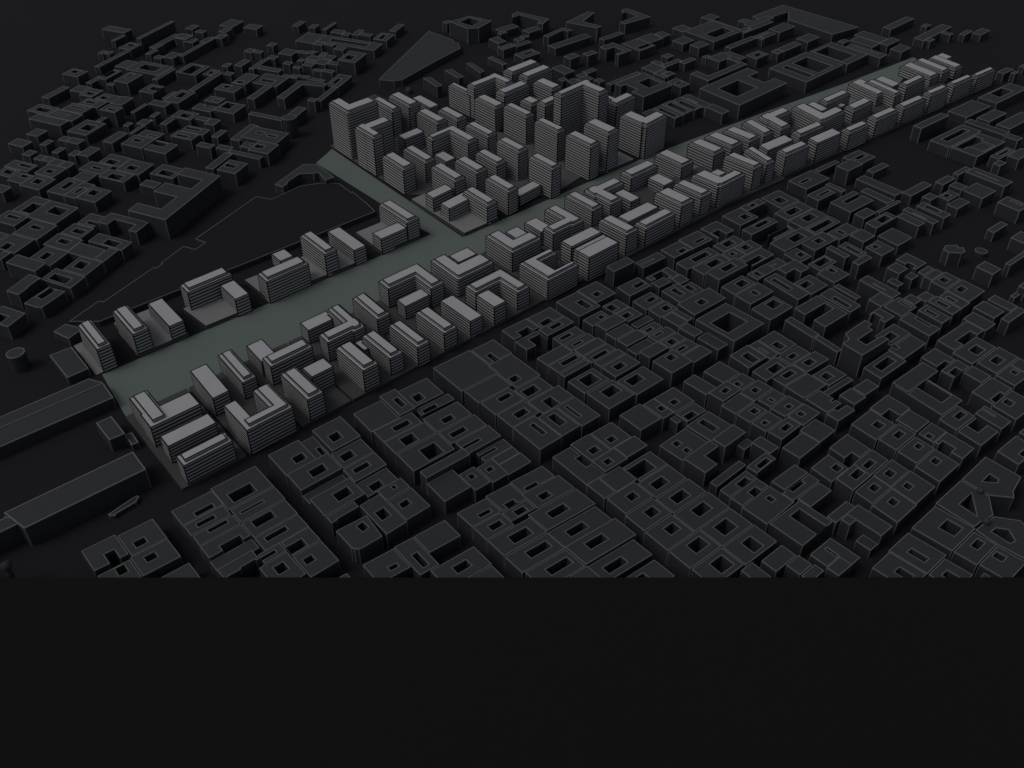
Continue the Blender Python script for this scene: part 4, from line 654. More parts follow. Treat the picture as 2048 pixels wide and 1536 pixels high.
[20,[[[140.0,756.6,154.4,809.5],28.3,1,[]]],"apartment_block","pale striped slab with stepped top, leftmost above the green strip","pale striped blocks above the green strip"],
[20,[[[175.2,756.3,191.8,808.9],28.3,1,[]]],"apartment_block","pale striped slab with stepped top, second from left above the green strip","pale striped blocks above the green strip"],
[20,[[[210.5,754.9,226.5,808.2],21.0,0,[]]],"apartment_block","pale striped slab with flat top, leftmost above the green strip","pale striped blocks above the green strip"],
[20,[[[247.4,789.4,299.1,808.7],26.8,1,[]]],"apartment_block","pale striped bar with stepped top, leftmost above the green strip","pale striped blocks above the green strip"],
[20,[[[281.5,750.2,298.2,785.1],22.6,0,[]]],"apartment_block","pale striped slab with flat top, second from left above the green strip","pale striped blocks above the green strip"],
[20,[[[359.5,795.5,377.2,816.5],14.0,0,[]]],"apartment_block","pale striped block with flat top above the green strip","pale striped blocks above the green strip"],
[20,[[[318.7,748.3,371.3,769.3],28.4,1,[]]],"apartment_block","pale striped bar with stepped top, rightmost above the green strip","pale striped blocks above the green strip"],
[20,[[[392.3,748.8,408.9,802.9],30.7,1,[]]],"apartment_block","pale striped slab with stepped top, rightmost above the green strip","pale striped blocks above the green strip"],
[20,[[[429.1,746.8,446.1,803.8],21.4,0,[]]],"apartment_block","pale striped slab with flat top, rightmost above the green strip","pale striped blocks above the green strip"],
[20,[[[504.6,745.3,523.2,804.8],28.0,1,[]],[[466.6,745.7,510.3,764.1],21.7,0,[]]],"apartment_block","pale striped angled block with stepped top above the green strip","pale striped blocks above the green strip"],
[21,[[[141.3,625.3,158.4,674.0],26.1,1,[]],[[140.1,624.1,185.9,646.3],26.1,0,[]]],"apartment_block","pale striped angled block with stepped top, leftmost in the lowest striped row","pale striped blocks in the lowest striped row"],
[21,[[[142.5,595.8,186.8,612.3],22.9,0,[]]],"apartment_block","pale striped bar with flat top, leftmost in the lowest striped row","pale striped blocks in the lowest striped row"],
[21,[[[142.1,563.9,186.3,578.9],24.5,1,[]]],"apartment_block","pale striped bar with stepped top, leftmost in the lowest striped row","pale striped blocks in the lowest striped row"],
[21,[[[199.8,562.3,244.0,576.2],29.0,1,[]],[[227.6,562.7,243.8,605.8],29.0,1,[]],[[198.9,562.1,210.7,604.9],29.0,0,[]]],"apartment_block","pale striped angled block with stepped top, second from left in the lowest striped row","pale striped blocks in the lowest striped row"],
[21,[[[258.2,562.6,275.1,610.5],27.9,1,[]]],"apartment_block","pale striped slab with stepped top, leftmost in the lowest striped row","pale striped blocks in the lowest striped row"],
[21,[[[279.5,591.3,303.1,609.1],24.6,0,[]]],"apartment_block","pale striped block with flat top in the lowest striped row","pale striped blocks in the lowest striped row"],
[21,[[[317.0,562.1,334.6,608.5],29.0,1,[]]],"apartment_block","pale striped slab with stepped top, second from left in the lowest striped row","pale striped blocks in the lowest striped row"],
[21,[[[349.3,565.4,365.1,613.1],24.0,1,[]],[[343.3,601.6,351.3,618.9],16.0,0,[]]],"apartment_block","pale striped angled block with stepped top, third from left in the lowest striped row","pale striped blocks in the lowest striped row"],
[21,[[[378.3,560.6,393.4,608.5],25.0,1,[]]],"apartment_block","pale striped slab with stepped top, third from left in the lowest striped row","pale striped blocks in the lowest striped row"],
[21,[[[411.4,561.1,428.4,608.5],24.9,1,[]]],"apartment_block","pale striped slab with stepped top, fourth from left in the lowest striped row","pale striped blocks in the lowest striped row"],
[21,[[[446.7,563.1,463.4,612.7],21.1,0,[]]],"apartment_block","pale striped slab with flat top in the lowest striped row","pale striped blocks in the lowest striped row"],
[21,[[[478.7,592.6,529.4,610.3],26.0,1,[]],[[511.9,563.5,529.4,610.5],26.0,1,[]],[[476.8,560.6,493.5,589.7],24.9,0,[]]],"apartment_block","pale striped angled block with stepped top, fourth from left in the lowest striped row","pale striped blocks in the lowest striped row"],
[21,[[[550.1,557.1,597.3,603.6],27.1,1,[[571.2,568.2,601.9,590.7]]]],"apartment_block","pale striped angled block with stepped top, third from right in the lowest striped row","pale striped blocks in the lowest striped row"],
[21,[[[613.9,557.2,662.9,604.0],29.3,0,[]],[[611.2,582.7,660.5,599.8],33.0,0,[]],[[609.9,553.7,658.3,572.6],33.0,0,[]]],"apartment_block","pale striped angled block with flat top in the lowest striped row","pale striped blocks in the lowest striped row"],
[21,[[[681.9,562.6,702.4,607.9],28.8,1,[]]],"apartment_block","pale striped slab with stepped top, fifth from left in the lowest striped row","pale striped blocks in the lowest striped row"],
[21,[[[711.9,586.0,766.7,604.4],25.0,0,[]],[[710.3,558.2,765.1,576.7],27.3,1,[]]],"apartment_block","pale striped angled block with stepped top, second from right in the lowest striped row","pale striped blocks in the lowest striped row"],
[21,[[[776.9,559.4,801.7,602.9],32.7,1,[]]],"apartment_block","pale striped slab with stepped top, fourth from right in the lowest striped row","pale striped blocks in the lowest striped row"],
[21,[[[817.7,560.6,838.5,606.2],29.5,1,[]]],"apartment_block","pale striped slab with stepped top, third from right in the lowest striped row","pale striped blocks in the lowest striped row"],
[21,[[[849.1,559.6,875.1,602.6],32.5,1,[]],[[853.1,557.8,904.4,575.8],32.5,1,[]],[[886.8,587.8,906.6,603.0],24.0,0,[]]],"apartment_block","pale striped angled block with stepped top, rightmost in the lowest striped row","pale striped blocks in the lowest striped row"],
[21,[[[923.0,557.7,943.6,606.8],34.1,1,[]]],"apartment_block","pale striped slab with stepped top, second from right in the lowest striped row","pale striped blocks in the lowest striped row"],
[22,[[[772.3,637.0,789.9,686.7],31.7,1,[]]],"apartment_block","pale striped slab with stepped top, rightmost in the lowest striped row","pale striped blocks in the lowest striped row"],
[22,[[[814.0,674.0,870.5,694.2],24.0,0,[]]],"apartment_block","pale striped bar with flat top, second from left in the lowest striped row","pale striped blocks in the lowest striped row"],
[22,[[[809.7,635.2,861.9,654.1],32.9,1,[]]],"apartment_block","pale striped bar with stepped top, second from left in the lowest striped row","pale striped blocks in the lowest striped row"],
[22,[[[888.5,676.1,946.5,695.4],22.0,1,[]]],"apartment_block","pale striped bar with stepped top, third from left in the lowest striped row","pale striped blocks in the lowest striped row"],
[22,[[[879.3,634.6,935.2,654.0],32.6,0,[]]],"apartment_block","pale striped bar with flat top, rightmost in the lowest striped row","pale striped blocks in the lowest striped row"],
[22,[[[951.7,630.9,1001.0,648.6],27.2,1,[]]],"apartment_block","pale striped bar with stepped top, fourth from left in the lowest striped row","pale striped blocks in the lowest striped row"],
[22,[[[1020.3,632.1,1078.1,651.1],27.8,1,[]]],"apartment_block","pale striped bar with stepped top, fifth from left in the lowest striped row","pale striped blocks in the lowest striped row"],
[22,[[[1091.8,632.0,1153.3,650.5],27.9,1,[]]],"apartment_block","pale striped bar with stepped top, fourth from right in the lowest striped row","pale striped blocks in the lowest striped row"],
[22,[[[1162.9,630.7,1215.9,647.4],31.0,1,[]]],"apartment_block","pale striped bar with stepped top, third from right in the lowest striped row","pale striped blocks in the lowest striped row"],
[22,[[[1234.9,632.4,1294.3,648.7],28.8,1,[]]],"apartment_block","pale striped bar with stepped top, second from right in the lowest striped row","pale striped blocks in the lowest striped row"],
[22,[[[1303.6,630.0,1363.1,645.5],27.1,1,[]]],"apartment_block","pale striped bar with stepped top, rightmost in the lowest striped row","pale striped blocks in the lowest striped row"],
[23,[[[174.9,624.4,191.4,674.8],24.2,0,[]]],"apartment_block","pale striped slab with flat top, leftmost just below the green","pale striped blocks just below the green"],
[23,[[[205.3,627.2,220.0,680.4],22.9,1,[]]],"apartment_block","pale striped slab with stepped top, leftmost just below the green","pale striped blocks just below the green"],
[23,[[[234.6,626.2,280.3,643.5],26.2,1,[]],[[233.6,645.2,250.9,677.7],21.0,0,[]]],"apartment_block","pale striped angled block with stepped top, leftmost just below the green","pale striped blocks just below the green"],
[23,[[[294.1,620.9,337.5,638.0],26.6,1,[]],[[322.1,618.3,336.4,668.9],26.6,1,[]],[[292.9,659.1,323.9,676.4],20.0,0,[]]],"apartment_block","pale striped angled block with stepped top, second from left just below the green","pale striped blocks just below the green"],
[23,[[[352.8,621.3,368.9,670.0],25.0,1,[]]],"apartment_block","pale striped slab with stepped top, second from left just below the green","pale striped blocks just below the green"],
[23,[[[389.1,655.2,441.0,674.3],27.7,1,[]],[[424.3,625.0,442.0,673.9],27.7,1,[]],[[391.1,626.4,423.4,642.6],20.0,0,[]]],"apartment_block","pale striped angled block with stepped top, third from left just below the green","pale striped blocks just below the green"],
[23,[[[457.2,621.4,477.9,670.9],26.0,1,[]],[[458.4,620.4,509.5,644.6],26.0,1,[]],[[481.0,649.4,508.4,668.2],24.0,0,[]]],"apartment_block","pale striped angled block with stepped top, fourth from left just below the green","pale striped blocks just below the green"],
[23,[[[534.2,621.3,554.9,665.9],28.7,1,[]],[[534.7,618.0,580.5,638.6],28.7,1,[]],[[563.3,644.3,582.6,664.1],24.0,0,[]]],"apartment_block","pale striped angled block with stepped top, fifth from left just below the green","pale striped blocks just below the green"],
[23,[[[630.9,617.1,650.2,667.4],26.0,1,[]],[[600.8,619.2,649.9,637.1],26.0,1,[]],[[597.1,636.9,616.4,667.4],22.0,0,[]]],"apartment_block","pale striped angled block with stepped top, fourth from right just below the green","pale striped blocks just below the green"],
[23,[[[675.4,626.9,694.2,677.3],25.0,1,[]]],"apartment_block","pale striped slab with stepped top, third from left just below the green","pale striped blocks just below the green"],
[23,[[[704.1,622.4,725.1,671.5],25.0,1,[]],[[701.7,649.3,758.1,668.6],25.0,1,[]],[[735.5,616.2,753.3,647.0],20.0,0,[]]],"apartment_block","pale striped angled block with stepped top, third from right just below the green","pale striped blocks just below the green"],
[23,[[[776.6,653.4,830.7,674.5],23.8,1,[]]],"apartment_block","pale striped bar with stepped top, leftmost just below the green","pale striped blocks just below the green"],
[23,[[[804.5,619.6,825.7,648.7],17.0,0,[]]],"apartment_block","pale striped block with flat top, leftmost just below the green","pale striped blocks just below the green"],
[23,[[[856.0,632.1,881.0,681.4],21.3,1,[]]],"apartment_block","pale striped slab with stepped top, fourth from left just below the green","pale striped blocks just below the green"],
[23,[[[911.5,620.6,937.0,667.9],25.0,1,[]]],"apartment_block","pale striped slab with stepped top, fifth from left just below the green","pale striped blocks just below the green"],
[23,[[[951.0,619.7,976.8,668.5],23.0,1,[]]],"apartment_block","pale striped slab with stepped top, sixth from left just below the green","pale striped blocks just below the green"],
[23,[[[986.1,614.1,1010.9,662.9],23.0,1,[]]],"apartment_block","pale striped slab with stepped top, seventh from left just below the green","pale striped blocks just below the green"],
[24,[[[868.0,665.9,890.4,717.0],22.0,1,[]]],"apartment_block","pale striped slab with stepped top, sixth from right just below the green","pale striped blocks just below the green"],
[24,[[[898.3,687.4,959.2,709.2],25.0,1,[]],[[900.2,658.3,925.2,711.5],25.0,1,[]]],"apartment_block","pale striped angled block with stepped top, second from right just below the green","pale striped blocks just below the green"],
[24,[[[967.0,632.2,995.9,695.0],27.0,1,[]],[[973.7,630.8,1030.8,653.3],27.0,1,[]],[[1005.2,660.3,1023.2,693.2],24.0,0,[]]],"apartment_block","pale striped angled block with stepped top, rightmost just below the green","pale striped blocks just below the green"],
[24,[[[1032.5,669.8,1097.2,689.0],24.0,1,[]]],"apartment_block","pale striped bar with stepped top, second from left just below the green","pale striped blocks just below the green"],
[24,[[[1061.2,659.1,1075.1,680.3],16.0,0,[]]],"apartment_block","pale striped slab with flat top, second from left just below the green","pale striped blocks just below the green"],
[24,[[[1054.2,628.9,1107.5,650.2],22.1,1,[]]],"apartment_block","pale striped bar with stepped top, third from left just below the green","pale striped blocks just below the green"],
[24,[[[1138.4,640.1,1170.9,704.1],18.9,1,[]]],"apartment_block","pale striped slab with stepped top, fifth from right just below the green","pale striped blocks just below the green"],
[24,[[[1155.0,616.6,1174.8,682.0],24.0,1,[]]],"apartment_block","pale striped slab with stepped top, fourth from right just below the green","pale striped blocks just below the green"],
[24,[[[1196.3,648.6,1220.6,688.5],18.0,0,[]]],"apartment_block","pale striped slab with flat top, rightmost just below the green","pale striped blocks just below the green"],
[24,[[[1196.4,621.6,1256.1,639.5],26.0,1,[]]],"apartment_block","pale striped bar with stepped top, rightmost just below the green","pale striped blocks just below the green"],
[24,[[[1285.8,626.3,1315.8,692.6],16.2,1,[]]],"apartment_block","pale striped slab with stepped top, third from right just below the green","pale striped blocks just below the green"],
[24,[[[1317.2,621.3,1342.2,684.8],20.0,1,[]]],"apartment_block","pale striped slab with stepped top, second from right just below the green","pale striped blocks just below the green"],
[24,[[[1355.0,617.2,1381.3,678.5],18.0,1,[]]],"apartment_block","pale striped slab with stepped top, rightmost just below the green","pale striped blocks just below the green"],
[24,[[[1395.2,661.6,1421.7,685.2],12.0,0,[]]],"apartment_block","pale striped block with flat top, rightmost just below the green","pale striped blocks just below the green"],
[25,[[[544.6,939.9,566.2,990.6],69.5,1,[]],[[545.7,938.4,599.3,962.5],69.5,1,[]]],"apartment_tower","tall pale striped angled block with stepped top, leftmost in the tower cluster","pale striped blocks in the tower cluster"],
[25,[[[544.5,873.3,561.9,922.1],55.7,1,[]],[[543.9,895.8,595.6,918.9],55.7,1,[]]],"apartment_tower","tall pale striped angled block with stepped top, second from left in the tower cluster","pale striped blocks in the tower cluster"],
[25,[[[545.4,804.4,566.2,856.0],35.9,1,[]]],"apartment_block","pale striped slab with stepped top, second from left in the tower cluster","pale striped blocks in the tower cluster"],
[25,[[[586.5,807.6,605.5,862.5],29.8,1,[]]],"apartment_block","pale striped slab with stepped top, fourth from left in the tower cluster","pale striped blocks in the tower cluster"],
[25,[[[633.2,952.5,650.6,1010.2],40.0,1,[]]],"apartment_block","pale striped slab with stepped top, leftmost in the tower cluster","pale striped blocks in the tower cluster"],
[25,[[[662.0,946.4,684.6,1003.8],40.0,1,[]]],"apartment_block","pale striped slab with stepped top, third from left in the tower cluster","pale striped blocks in the tower cluster"],
[25,[[[713.0,958.6,731.4,1010.1],20.0,0,[]]],"apartment_block","pale striped slab with flat top, leftmost in the tower cluster","pale striped blocks in the tower cluster"],
[25,[[[672.4,888.0,693.3,943.2],30.0,1,[]]],"apartment_block","pale striped slab with stepped top, fifth from left in the tower cluster","pale striped blocks in the tower cluster"],
[25,[[[710.1,884.9,730.8,935.8],24.0,1,[]]],"apartment_block","pale striped slab with stepped top, seventh from left in the tower cluster","pale striped blocks in the tower cluster"],
[25,[[[613.6,894.8,651.3,913.1],24.0,0,[]]],"apartment_block","pale striped bar with flat top, leftmost in the tower cluster","pale striped blocks in the tower cluster"],
[25,[[[632.2,849.6,684.5,865.3],32.0,1,[]],[[665.8,805.3,685.4,863.0],32.0,1,[]]],"apartment_block","pale striped angled block with stepped top, leftmost in the tower cluster","pale striped blocks in the tower cluster"],
[25,[[[701.9,801.5,720.9,855.5],30.0,1,[]]],"apartment_block","pale striped slab with stepped top, eighth from right in the tower cluster","pale striped blocks in the tower cluster"],
[25,[[[629.4,814.1,648.1,843.5],14.0,0,[]]],"apartment_block","pale striped slab with flat top, rightmost in the tower cluster","pale striped blocks in the tower cluster"],
[25,[[[584.9,739.1,604.3,793.2],30.0,1,[]]],"apartment_block","pale striped slab with stepped top, sixth from left in the tower cluster","pale striped blocks in the tower cluster"],
[25,[[[621.3,734.9,641.4,783.9],30.0,1,[]]],"apartment_block","pale striped slab with stepped top, ninth from left in the tower cluster","pale striped blocks in the tower cluster"],
[25,[[[659.5,734.4,678.5,782.4],28.0,1,[]]],"apartment_block","pale striped slab with stepped top, sixth from right in the tower cluster","pale striped blocks in the tower cluster"],
[25,[[[616.7,664.7,635.5,712.2],33.0,1,[]],[[644.0,670.6,686.2,687.0],15.1,0,[]]],"apartment_block","pale striped angled block with stepped top, third from left in the tower cluster","pale striped blocks in the tower cluster"],
[25,[[[544.8,737.1,579.9,754.4],24.0,0,[]]],"apartment_block","pale striped bar with flat top, rightmost in the tower cluster","pale striped blocks in the tower cluster"],
[25,[[[546.2,704.8,595.0,723.8],22.1,0,[]],[[581.0,666.9,599.0,717.7],27.4,1,[]]],"apartment_block","pale striped angled block with stepped top, second from left in the tower cluster","pale striped blocks in the tower cluster"],
[25,[[[766.8,919.7,781.3,977.1],35.0,1,[]]],"apartment_block","pale striped slab with stepped top, eighth from left in the tower cluster","pale striped blocks in the tower cluster"],
[25,[[[767.8,908.8,832.8,928.3],50.0,1,[]],[[813.5,882.1,832.9,930.0],50.0,1,[]]],"apartment_tower","tall pale striped angled block with stepped top, third from left in the tower cluster","pale striped blocks in the tower cluster"],
[25,[[[762.7,851.5,785.4,903.8],37.2,1,[]]],"apartment_block","pale striped slab with stepped top, seventh from right in the tower cluster","pale striped blocks in the tower cluster"],
[25,[[[770.0,787.7,788.4,841.3],42.5,1,[]]],"apartment_block","pale striped slab with stepped top, fourth from right in the tower cluster","pale striped blocks in the tower cluster"],
[25,[[[767.2,717.2,785.3,767.6],44.4,1,[]]],"apartment_block","pale striped slab with stepped top, rightmost in the tower cluster","pale striped blocks in the tower cluster"],
[25,[[[763.0,647.9,783.8,697.9],49.2,1,[]]],"apartment_tower","tall pale striped slab with stepped top, leftmost in the tower cluster","pale striped blocks in the tower cluster"],
[25,[[[795.8,643.6,820.5,692.1],57.3,1,[]]],"apartment_tower","tall pale striped slab with stepped top, rightmost in the tower cluster","pale striped blocks in the tower cluster"],
[25,[[[867.2,637.7,893.3,681.8],49.0,1,[]],[[870.2,631.0,920.7,653.6],49.0,1,[]]],"apartment_tower","tall pale striped angled block with stepped top, rightmost in the tower cluster","pale striped blocks in the tower cluster"],
[25,[[[806.0,747.9,879.6,765.4],75.0,1,[]],[[854.1,713.4,876.1,762.6],75.0,1,[]]],"apartment_tower","tall pale striped angled block with stepped top, second from right in the tower cluster","pale striped blocks in the tower cluster"],
[25,[[[901.4,721.9,917.0,751.1],45.0,1,[]],[[897.4,713.2,945.9,733.8],45.0,1,[]]],"apartment_block","pale striped angled block with stepped top, rightmost in the tower cluster","pale striped blocks in the tower cluster"],
[25,[[[862.3,822.3,887.2,868.0],45.0,1,[]]],"apartment_block","pale striped slab with stepped top, second from right in the tower cluster","pale striped blocks in the tower cluster"],
[25,[[[859.0,914.3,927.0,938.6],45.0,1,[]]],"apartment_block","pale striped bar with stepped top, second from left in the tower cluster","pale striped blocks in the tower cluster"],
[25,[[[865.0,882.8,926.4,906.3],45.0,1,[]]],"apartment_block","pale striped bar with stepped top, rightmost in the tower cluster","pale striped blocks in the tower cluster"],
[25,[[[793.7,863.5,851.6,886.0],45.0,1,[]]],"apartment_block","pale striped bar with stepped top, leftmost in the tower cluster","pale striped blocks in the tower cluster"],
[25,[[[807.2,814.1,830.5,842.1],40.0,1,[]]],"apartment_block","pale striped block with stepped top in the tower cluster","pale striped blocks in the tower cluster"],
[25,[[[809.6,785.9,844.2,805.8],48.0,1,[]]],"apartment_tower","tall pale striped bar with stepped top in the tower cluster","pale striped blocks in the tower cluster"],
[25,[[[688.3,719.5,707.4,767.4],41.3,1,[]]],"apartment_block","pale striped slab with stepped top, fifth from right in the tower cluster","pale striped blocks in the tower cluster"],
[25,[[[688.9,652.7,707.2,699.9],42.2,1,[]]],"apartment_block","pale striped slab with stepped top, third from right in the tower cluster","pale striped blocks in the tower cluster"]],
man={
"green":[[-397.1,665.0],[-110.7,920.8],[-98.7,932.3],[-107.9,940.7],[-274.6,1127.7],[-259.8,1173.3],[-135.8,1019.1],[-60.0,925.2],[183.0,1140.5],[225.4,1175.0],[402.8,1312.5],[571.8,1439.1],[723.0,1558.2],[726.9,1549.3],[654.8,1434.5],[368.4,1186.9],[293.6,1121.4],[-22.9,883.9],[-216.2,719.9],[-347.6,598.5]],
"plateau":[[-459.5,743.0],[-443.0,780.8],[-437.5,778.9],[-406.6,846.7],[-403.1,845.6],[-399.4,854.1],[-401.5,856.4],[-386.8,893.0],[-370.9,886.2],[-363.9,901.5],[-377.9,909.9],[-331.0,1016.5],[-309.3,1009.1],[-301.0,1019.8],[-279.9,1045.8],[-255.0,1054.4],[-229.1,1052.9],[-209.1,1027.0],[-208.6,1030.9],[-183.4,995.6],[-171.9,976.8],[-428.3,742.7]],
"tri":[[-221.8,1421.6],[-158.8,1672.6],[-109.0,1621.9],[-108.5,1612.3],[-98.4,1603.6],[-93.8,1573.7],[-136.5,1502.0],[-183.3,1416.8],[-195.9,1412.7],[-221.5,1418.6]],
"tri_h":10.88733417201324,
"curve":[[-310.4,1038.2],[-285.2,1097.0],[-265.7,1097.0],[-236.3,1058.8],[-245.9,1049.4],[-259.4,1072.2],[-265.9,1069.5],[-275.5,1069.5],[-284.0,1068.3],[-295.5,1044.5],[-294.4,1039.3],[-298.5,1030.2]],
"fin1":[19.2,[[-146.0,1404.0],[-134.6,1408.7],[-112.9,1372.1],[-120.8,1364.8]]],
"fin2":[19.7,[[-112.8,1438.7],[-102.2,1444.9],[-79.8,1409.7],[-88.0,1401.4]]],
"fin3":[14.8,[[-78.9,1486.7],[-71.2,1491.2],[-46.1,1448.9],[-53.5,1439.7]]],
"shed3":[14.4,[[-366.4,580.9],[-356.3,589.7],[-336.2,567.7],[-346.8,559.3]]],
"annex":[7.0,[[-340.5,574.2],[-335.3,576.9],[-324.9,564.5],[-329.9,560.9]]],
"par1":[9.2,[[-453.2,683.2],[-437.3,696.7],[-406.9,663.1],[-421.7,648.9]]],
"par2":[9.4,[[-465.4,721.5],[-459.2,734.5],[-437.8,727.7],[-445.5,709.6]]],
"low1":[3.3,[[-232.3,1360.4],[-224.8,1372.1],[-201.2,1351.1],[-208.9,1337.6]]],
"shed2":[20.8,[[-394.0,472.3],[-317.6,538.9],[-299.8,518.7],[-371.3,456.8]]],
"shed2b":[19.8,[[-428.5,436.5],[-392.3,467.7],[-392.4,469.3],[-382.1,468.2],[-377.9,463.1],[-411.0,434.3]]],
"shed1":[11.9,[[-495.8,555.9],[-398.8,644.4],[-383.2,638.8],[-365.5,617.6],[-461.9,533.5]]],
"shed1r":[[[-487.7,541.9],[-382.1,637.0]]],
"wedge":[4.0,[[-322.7,486.0],[-321.1,487.3],[-309.7,502.8],[-306.7,505.6],[-304.3,504.9],[-305.0,498.6],[-316.9,486.0],[-316.3,484.4],[-321.5,484.4]]],
"cyl1":[-479.9,675.1,8.4,18.7],
"cyl2":[548.5,883.7,6.8,6.1],
"cyl3":[-326.7,1218.1,10.5,29.9],
"dome":[-169.0,1387.3,6.0,4.0],
"dome1":[375.6,497.9,2.6,18.0],
"dome2":[366.4,466.6,3.0,18.0],
"chim":[-366.3,419.6,2.3,26.2],
"pod":[["left end of the upper row",0.6,[[-443.5,709.9],[-436.0,717.4],[-421.8,701.3],[-396.2,668.6],[-397.1,667.6],[-402.2,662.7]]],["under the second and third slabs",4.5,[[-414.3,743.4],[-374.4,778.8],[-330.4,725.4],[-369.5,690.7]]],["under the U of the upper row",4.5,[[-350.5,769.1],[-310.5,806.2],[-276.6,772.7],[-316.6,737.7]]],["under the middle of the upper row",4.5,[[-298.5,824.3],[-216.7,898.3],[-166.8,870.8],[-263.0,786.6]]],["under the last upper block",4.5,[[-189.6,928.7],[-161.9,954.1],[-110.4,920.4],[-152.8,883.7]]],["in front of the tower cluster",4.5,[[-130.5,1013.2],[-84.4,1058.7],[-16.4,963.8],[-57.7,926.5]]],["beside the tallest slab pair",4.5,[[106.3,1087.2],[117.8,1144.2],[148.9,1161.3],[171.5,1130.8],[130.9,1095.1]]],["of the tower cluster",0.9,[[-263.8,1182.1],[-182.4,1359.8],[-94.0,1286.1],[127.5,1126.6],[52.8,1030.3],[-139.3,1032.1]]]],
"strip":[[[-272.2,513.8],[-228.6,552.6],[-307.1,640.7],[-350.7,601.9]],[[-226.9,554.2],[-190.0,587.0],[-268.5,675.1],[-305.3,642.3]],[[-188.3,588.6],[-149.3,623.3],[-227.8,711.4],[-266.8,676.7]],[[-147.5,624.9],[-90.0,676.1],[-168.5,764.2],[-226.0,713.0]],[[-88.3,677.7],[-41.2,719.6],[-119.7,807.7],[-166.8,765.8]],[[-39.4,721.3],[38.8,790.9],[-39.7,879.0],[-117.9,809.4]],[[40.6,792.5],[85.8,832.9],[7.3,921.0],[-37.9,880.6]],[[87.6,834.5],[133.8,875.6],[55.3,963.7],[9.1,922.6]],[[135.6,877.2],[210.7,944.2],[132.2,1032.3],[57.1,965.3]],[[212.5,945.8],[264.3,991.9],[185.8,1080.0],[134.0,1033.9]],[[263.0,992.7],[368.6,1074.6],[310.3,1149.6],[204.8,1067.7]],[[368.5,1079.5],[419.5,1119.1],[361.3,1194.1],[310.3,1154.6]],[[421.8,1121.0],[477.1,1163.8],[418.9,1238.9],[363.6,1196.1]],[[479.4,1165.8],[530.1,1205.1],[471.9,1280.2],[421.1,1240.9]],[[532.6,1206.7],[586.3,1248.3],[528.0,1323.4],[474.4,1281.8]],[[588.2,1250.7],[645.4,1295.1],[587.2,1370.2],[530.0,1325.8]],[[647.4,1297.5],[699.6,1338.0],[641.3,1413.1],[589.1,1372.6]],[[702.2,1339.5],[755.1,1380.5],[696.9,1455.5],[644.0,1414.5]]],
"cut":415.64,
"edge":428.09})
S = bpy.context.scene
COL = S.collection
random.seed(7)
CUT = DATA['man']['cut']      # the model is sawn off along this straight front edge
BOARD = 16.0

# ------------------------------------------------------------------ materials
def mat(name, col, rough=.85, vary=.06, scale=.02, spec=.15):
    m = bpy.data.materials.new(name); m.use_nodes = True
    nt = m.node_tree; b = nt.nodes['Principled BSDF']
    b.inputs['Roughness'].default_value = rough
    b.inputs['Specular IOR Level'].default_value = spec
    tc = nt.nodes.new('ShaderNodeTexCoord')
    nz = nt.nodes.new('ShaderNodeTexNoise'); nz.inputs['Scale'].default_value = scale
    nz.inputs['Detail'].default_value = 5
    mr = nt.nodes.new('ShaderNodeMapRange')
    mr.inputs['To Min'].default_value = 1 - vary; mr.inputs['To Max'].default_value = 1 + vary
    mx = nt.nodes.new('ShaderNodeVectorMath'); mx.operation = 'SCALE'
    mx.inputs[0].default_value = col
    nt.links.new(tc.outputs['Object'], nz.inputs['Vector'])
    nt.links.new(nz.outputs['Fac'], mr.inputs['Value'])
    nt.links.new(mr.outputs['Result'], mx.inputs['Scale'])
    nt.links.new(mx.outputs['Vector'], b.inputs['Base Color'])
    return m
M = dict(
    roof=mat('dark_roof', (.0435, .046, .0515), vary=.08, scale=.05, rough=.6, spec=.4),
    wall=mat('dark_wall', (.047, .050, .056), vary=.05),
    trim=mat('grey_parapet', (.18, .19, .186), vary=.05),
    saw=mat('sawn_face', (.012, .012, .012), vary=.05),
    ground=mat('ground_card', (.0215, .0202, .0262), vary=.05, scale=.01),
    table=mat('table_top', (.0118, .0118, .0119), rough=.9, vary=.03, scale=.01),
    green=mat('green_strip', (.182, .220, .197), vary=.05, scale=.03),
    pale=mat('pale_band', (.44, .445, .455), vary=.05, scale=.05),
    paleroof=mat('pale_roof', (.52, .523, .54), vary=.08, scale=.06, rough=.6, spec=.4),
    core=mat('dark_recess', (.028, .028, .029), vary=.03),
    line=mat('black_edge', (.018, .018, .019), vary=.03),
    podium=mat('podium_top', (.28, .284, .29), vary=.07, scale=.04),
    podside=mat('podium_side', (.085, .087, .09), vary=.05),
    plaza_shade=mat('tower_plaza_painted_shade', (.12, .122, .126), vary=.08, scale=.04),  # podium grey darkened: shadow between the towers put into the colour
    plate=mat('plateau_top', (.0215, .0202, .0262), vary=.05, scale=.02),
)

# ------------------------------------------------------------------ mesh helpers
class MB:
    def __init__(s): s.v = []; s.f = []; s.m = []
    def face(s, pts, mi=0):
        n = len(s.v); s.v += pts; s.f.append(tuple(range(n, n + len(pts)))); s.m.append(mi)
    def build(s, name, mats, parent=None, at=(0, 0, 0)):
        me = bpy.data.meshes.new(name)
        me.from_pydata([(x - at[0], y - at[1], z - at[2]) for x, y, z in s.v], [], s.f)
        for m in mats: me.materials.append(m)
        if len(mats) > 1: me.polygons.foreach_set('material_index', s.m)
        me.update()
        o = bpy.data.objects.new(name, me); COL.objects.link(o)
        if parent is not None: o.parent = parent
        return o
def thing(name, label, cat, at, group=None):
    o = bpy.data.objects.new(name, None); COL.objects.link(o)
    o.location = at; o.empty_display_size = 2
    tag(o, label, cat, group)
    return o
def tag(o, label=None, cat=None, group=None, kind=None):
    if label: o['label'] = label
    if cat: o['category'] = cat
    if group: o['group'] = group
    if kind: o['kind'] = kind
    return o
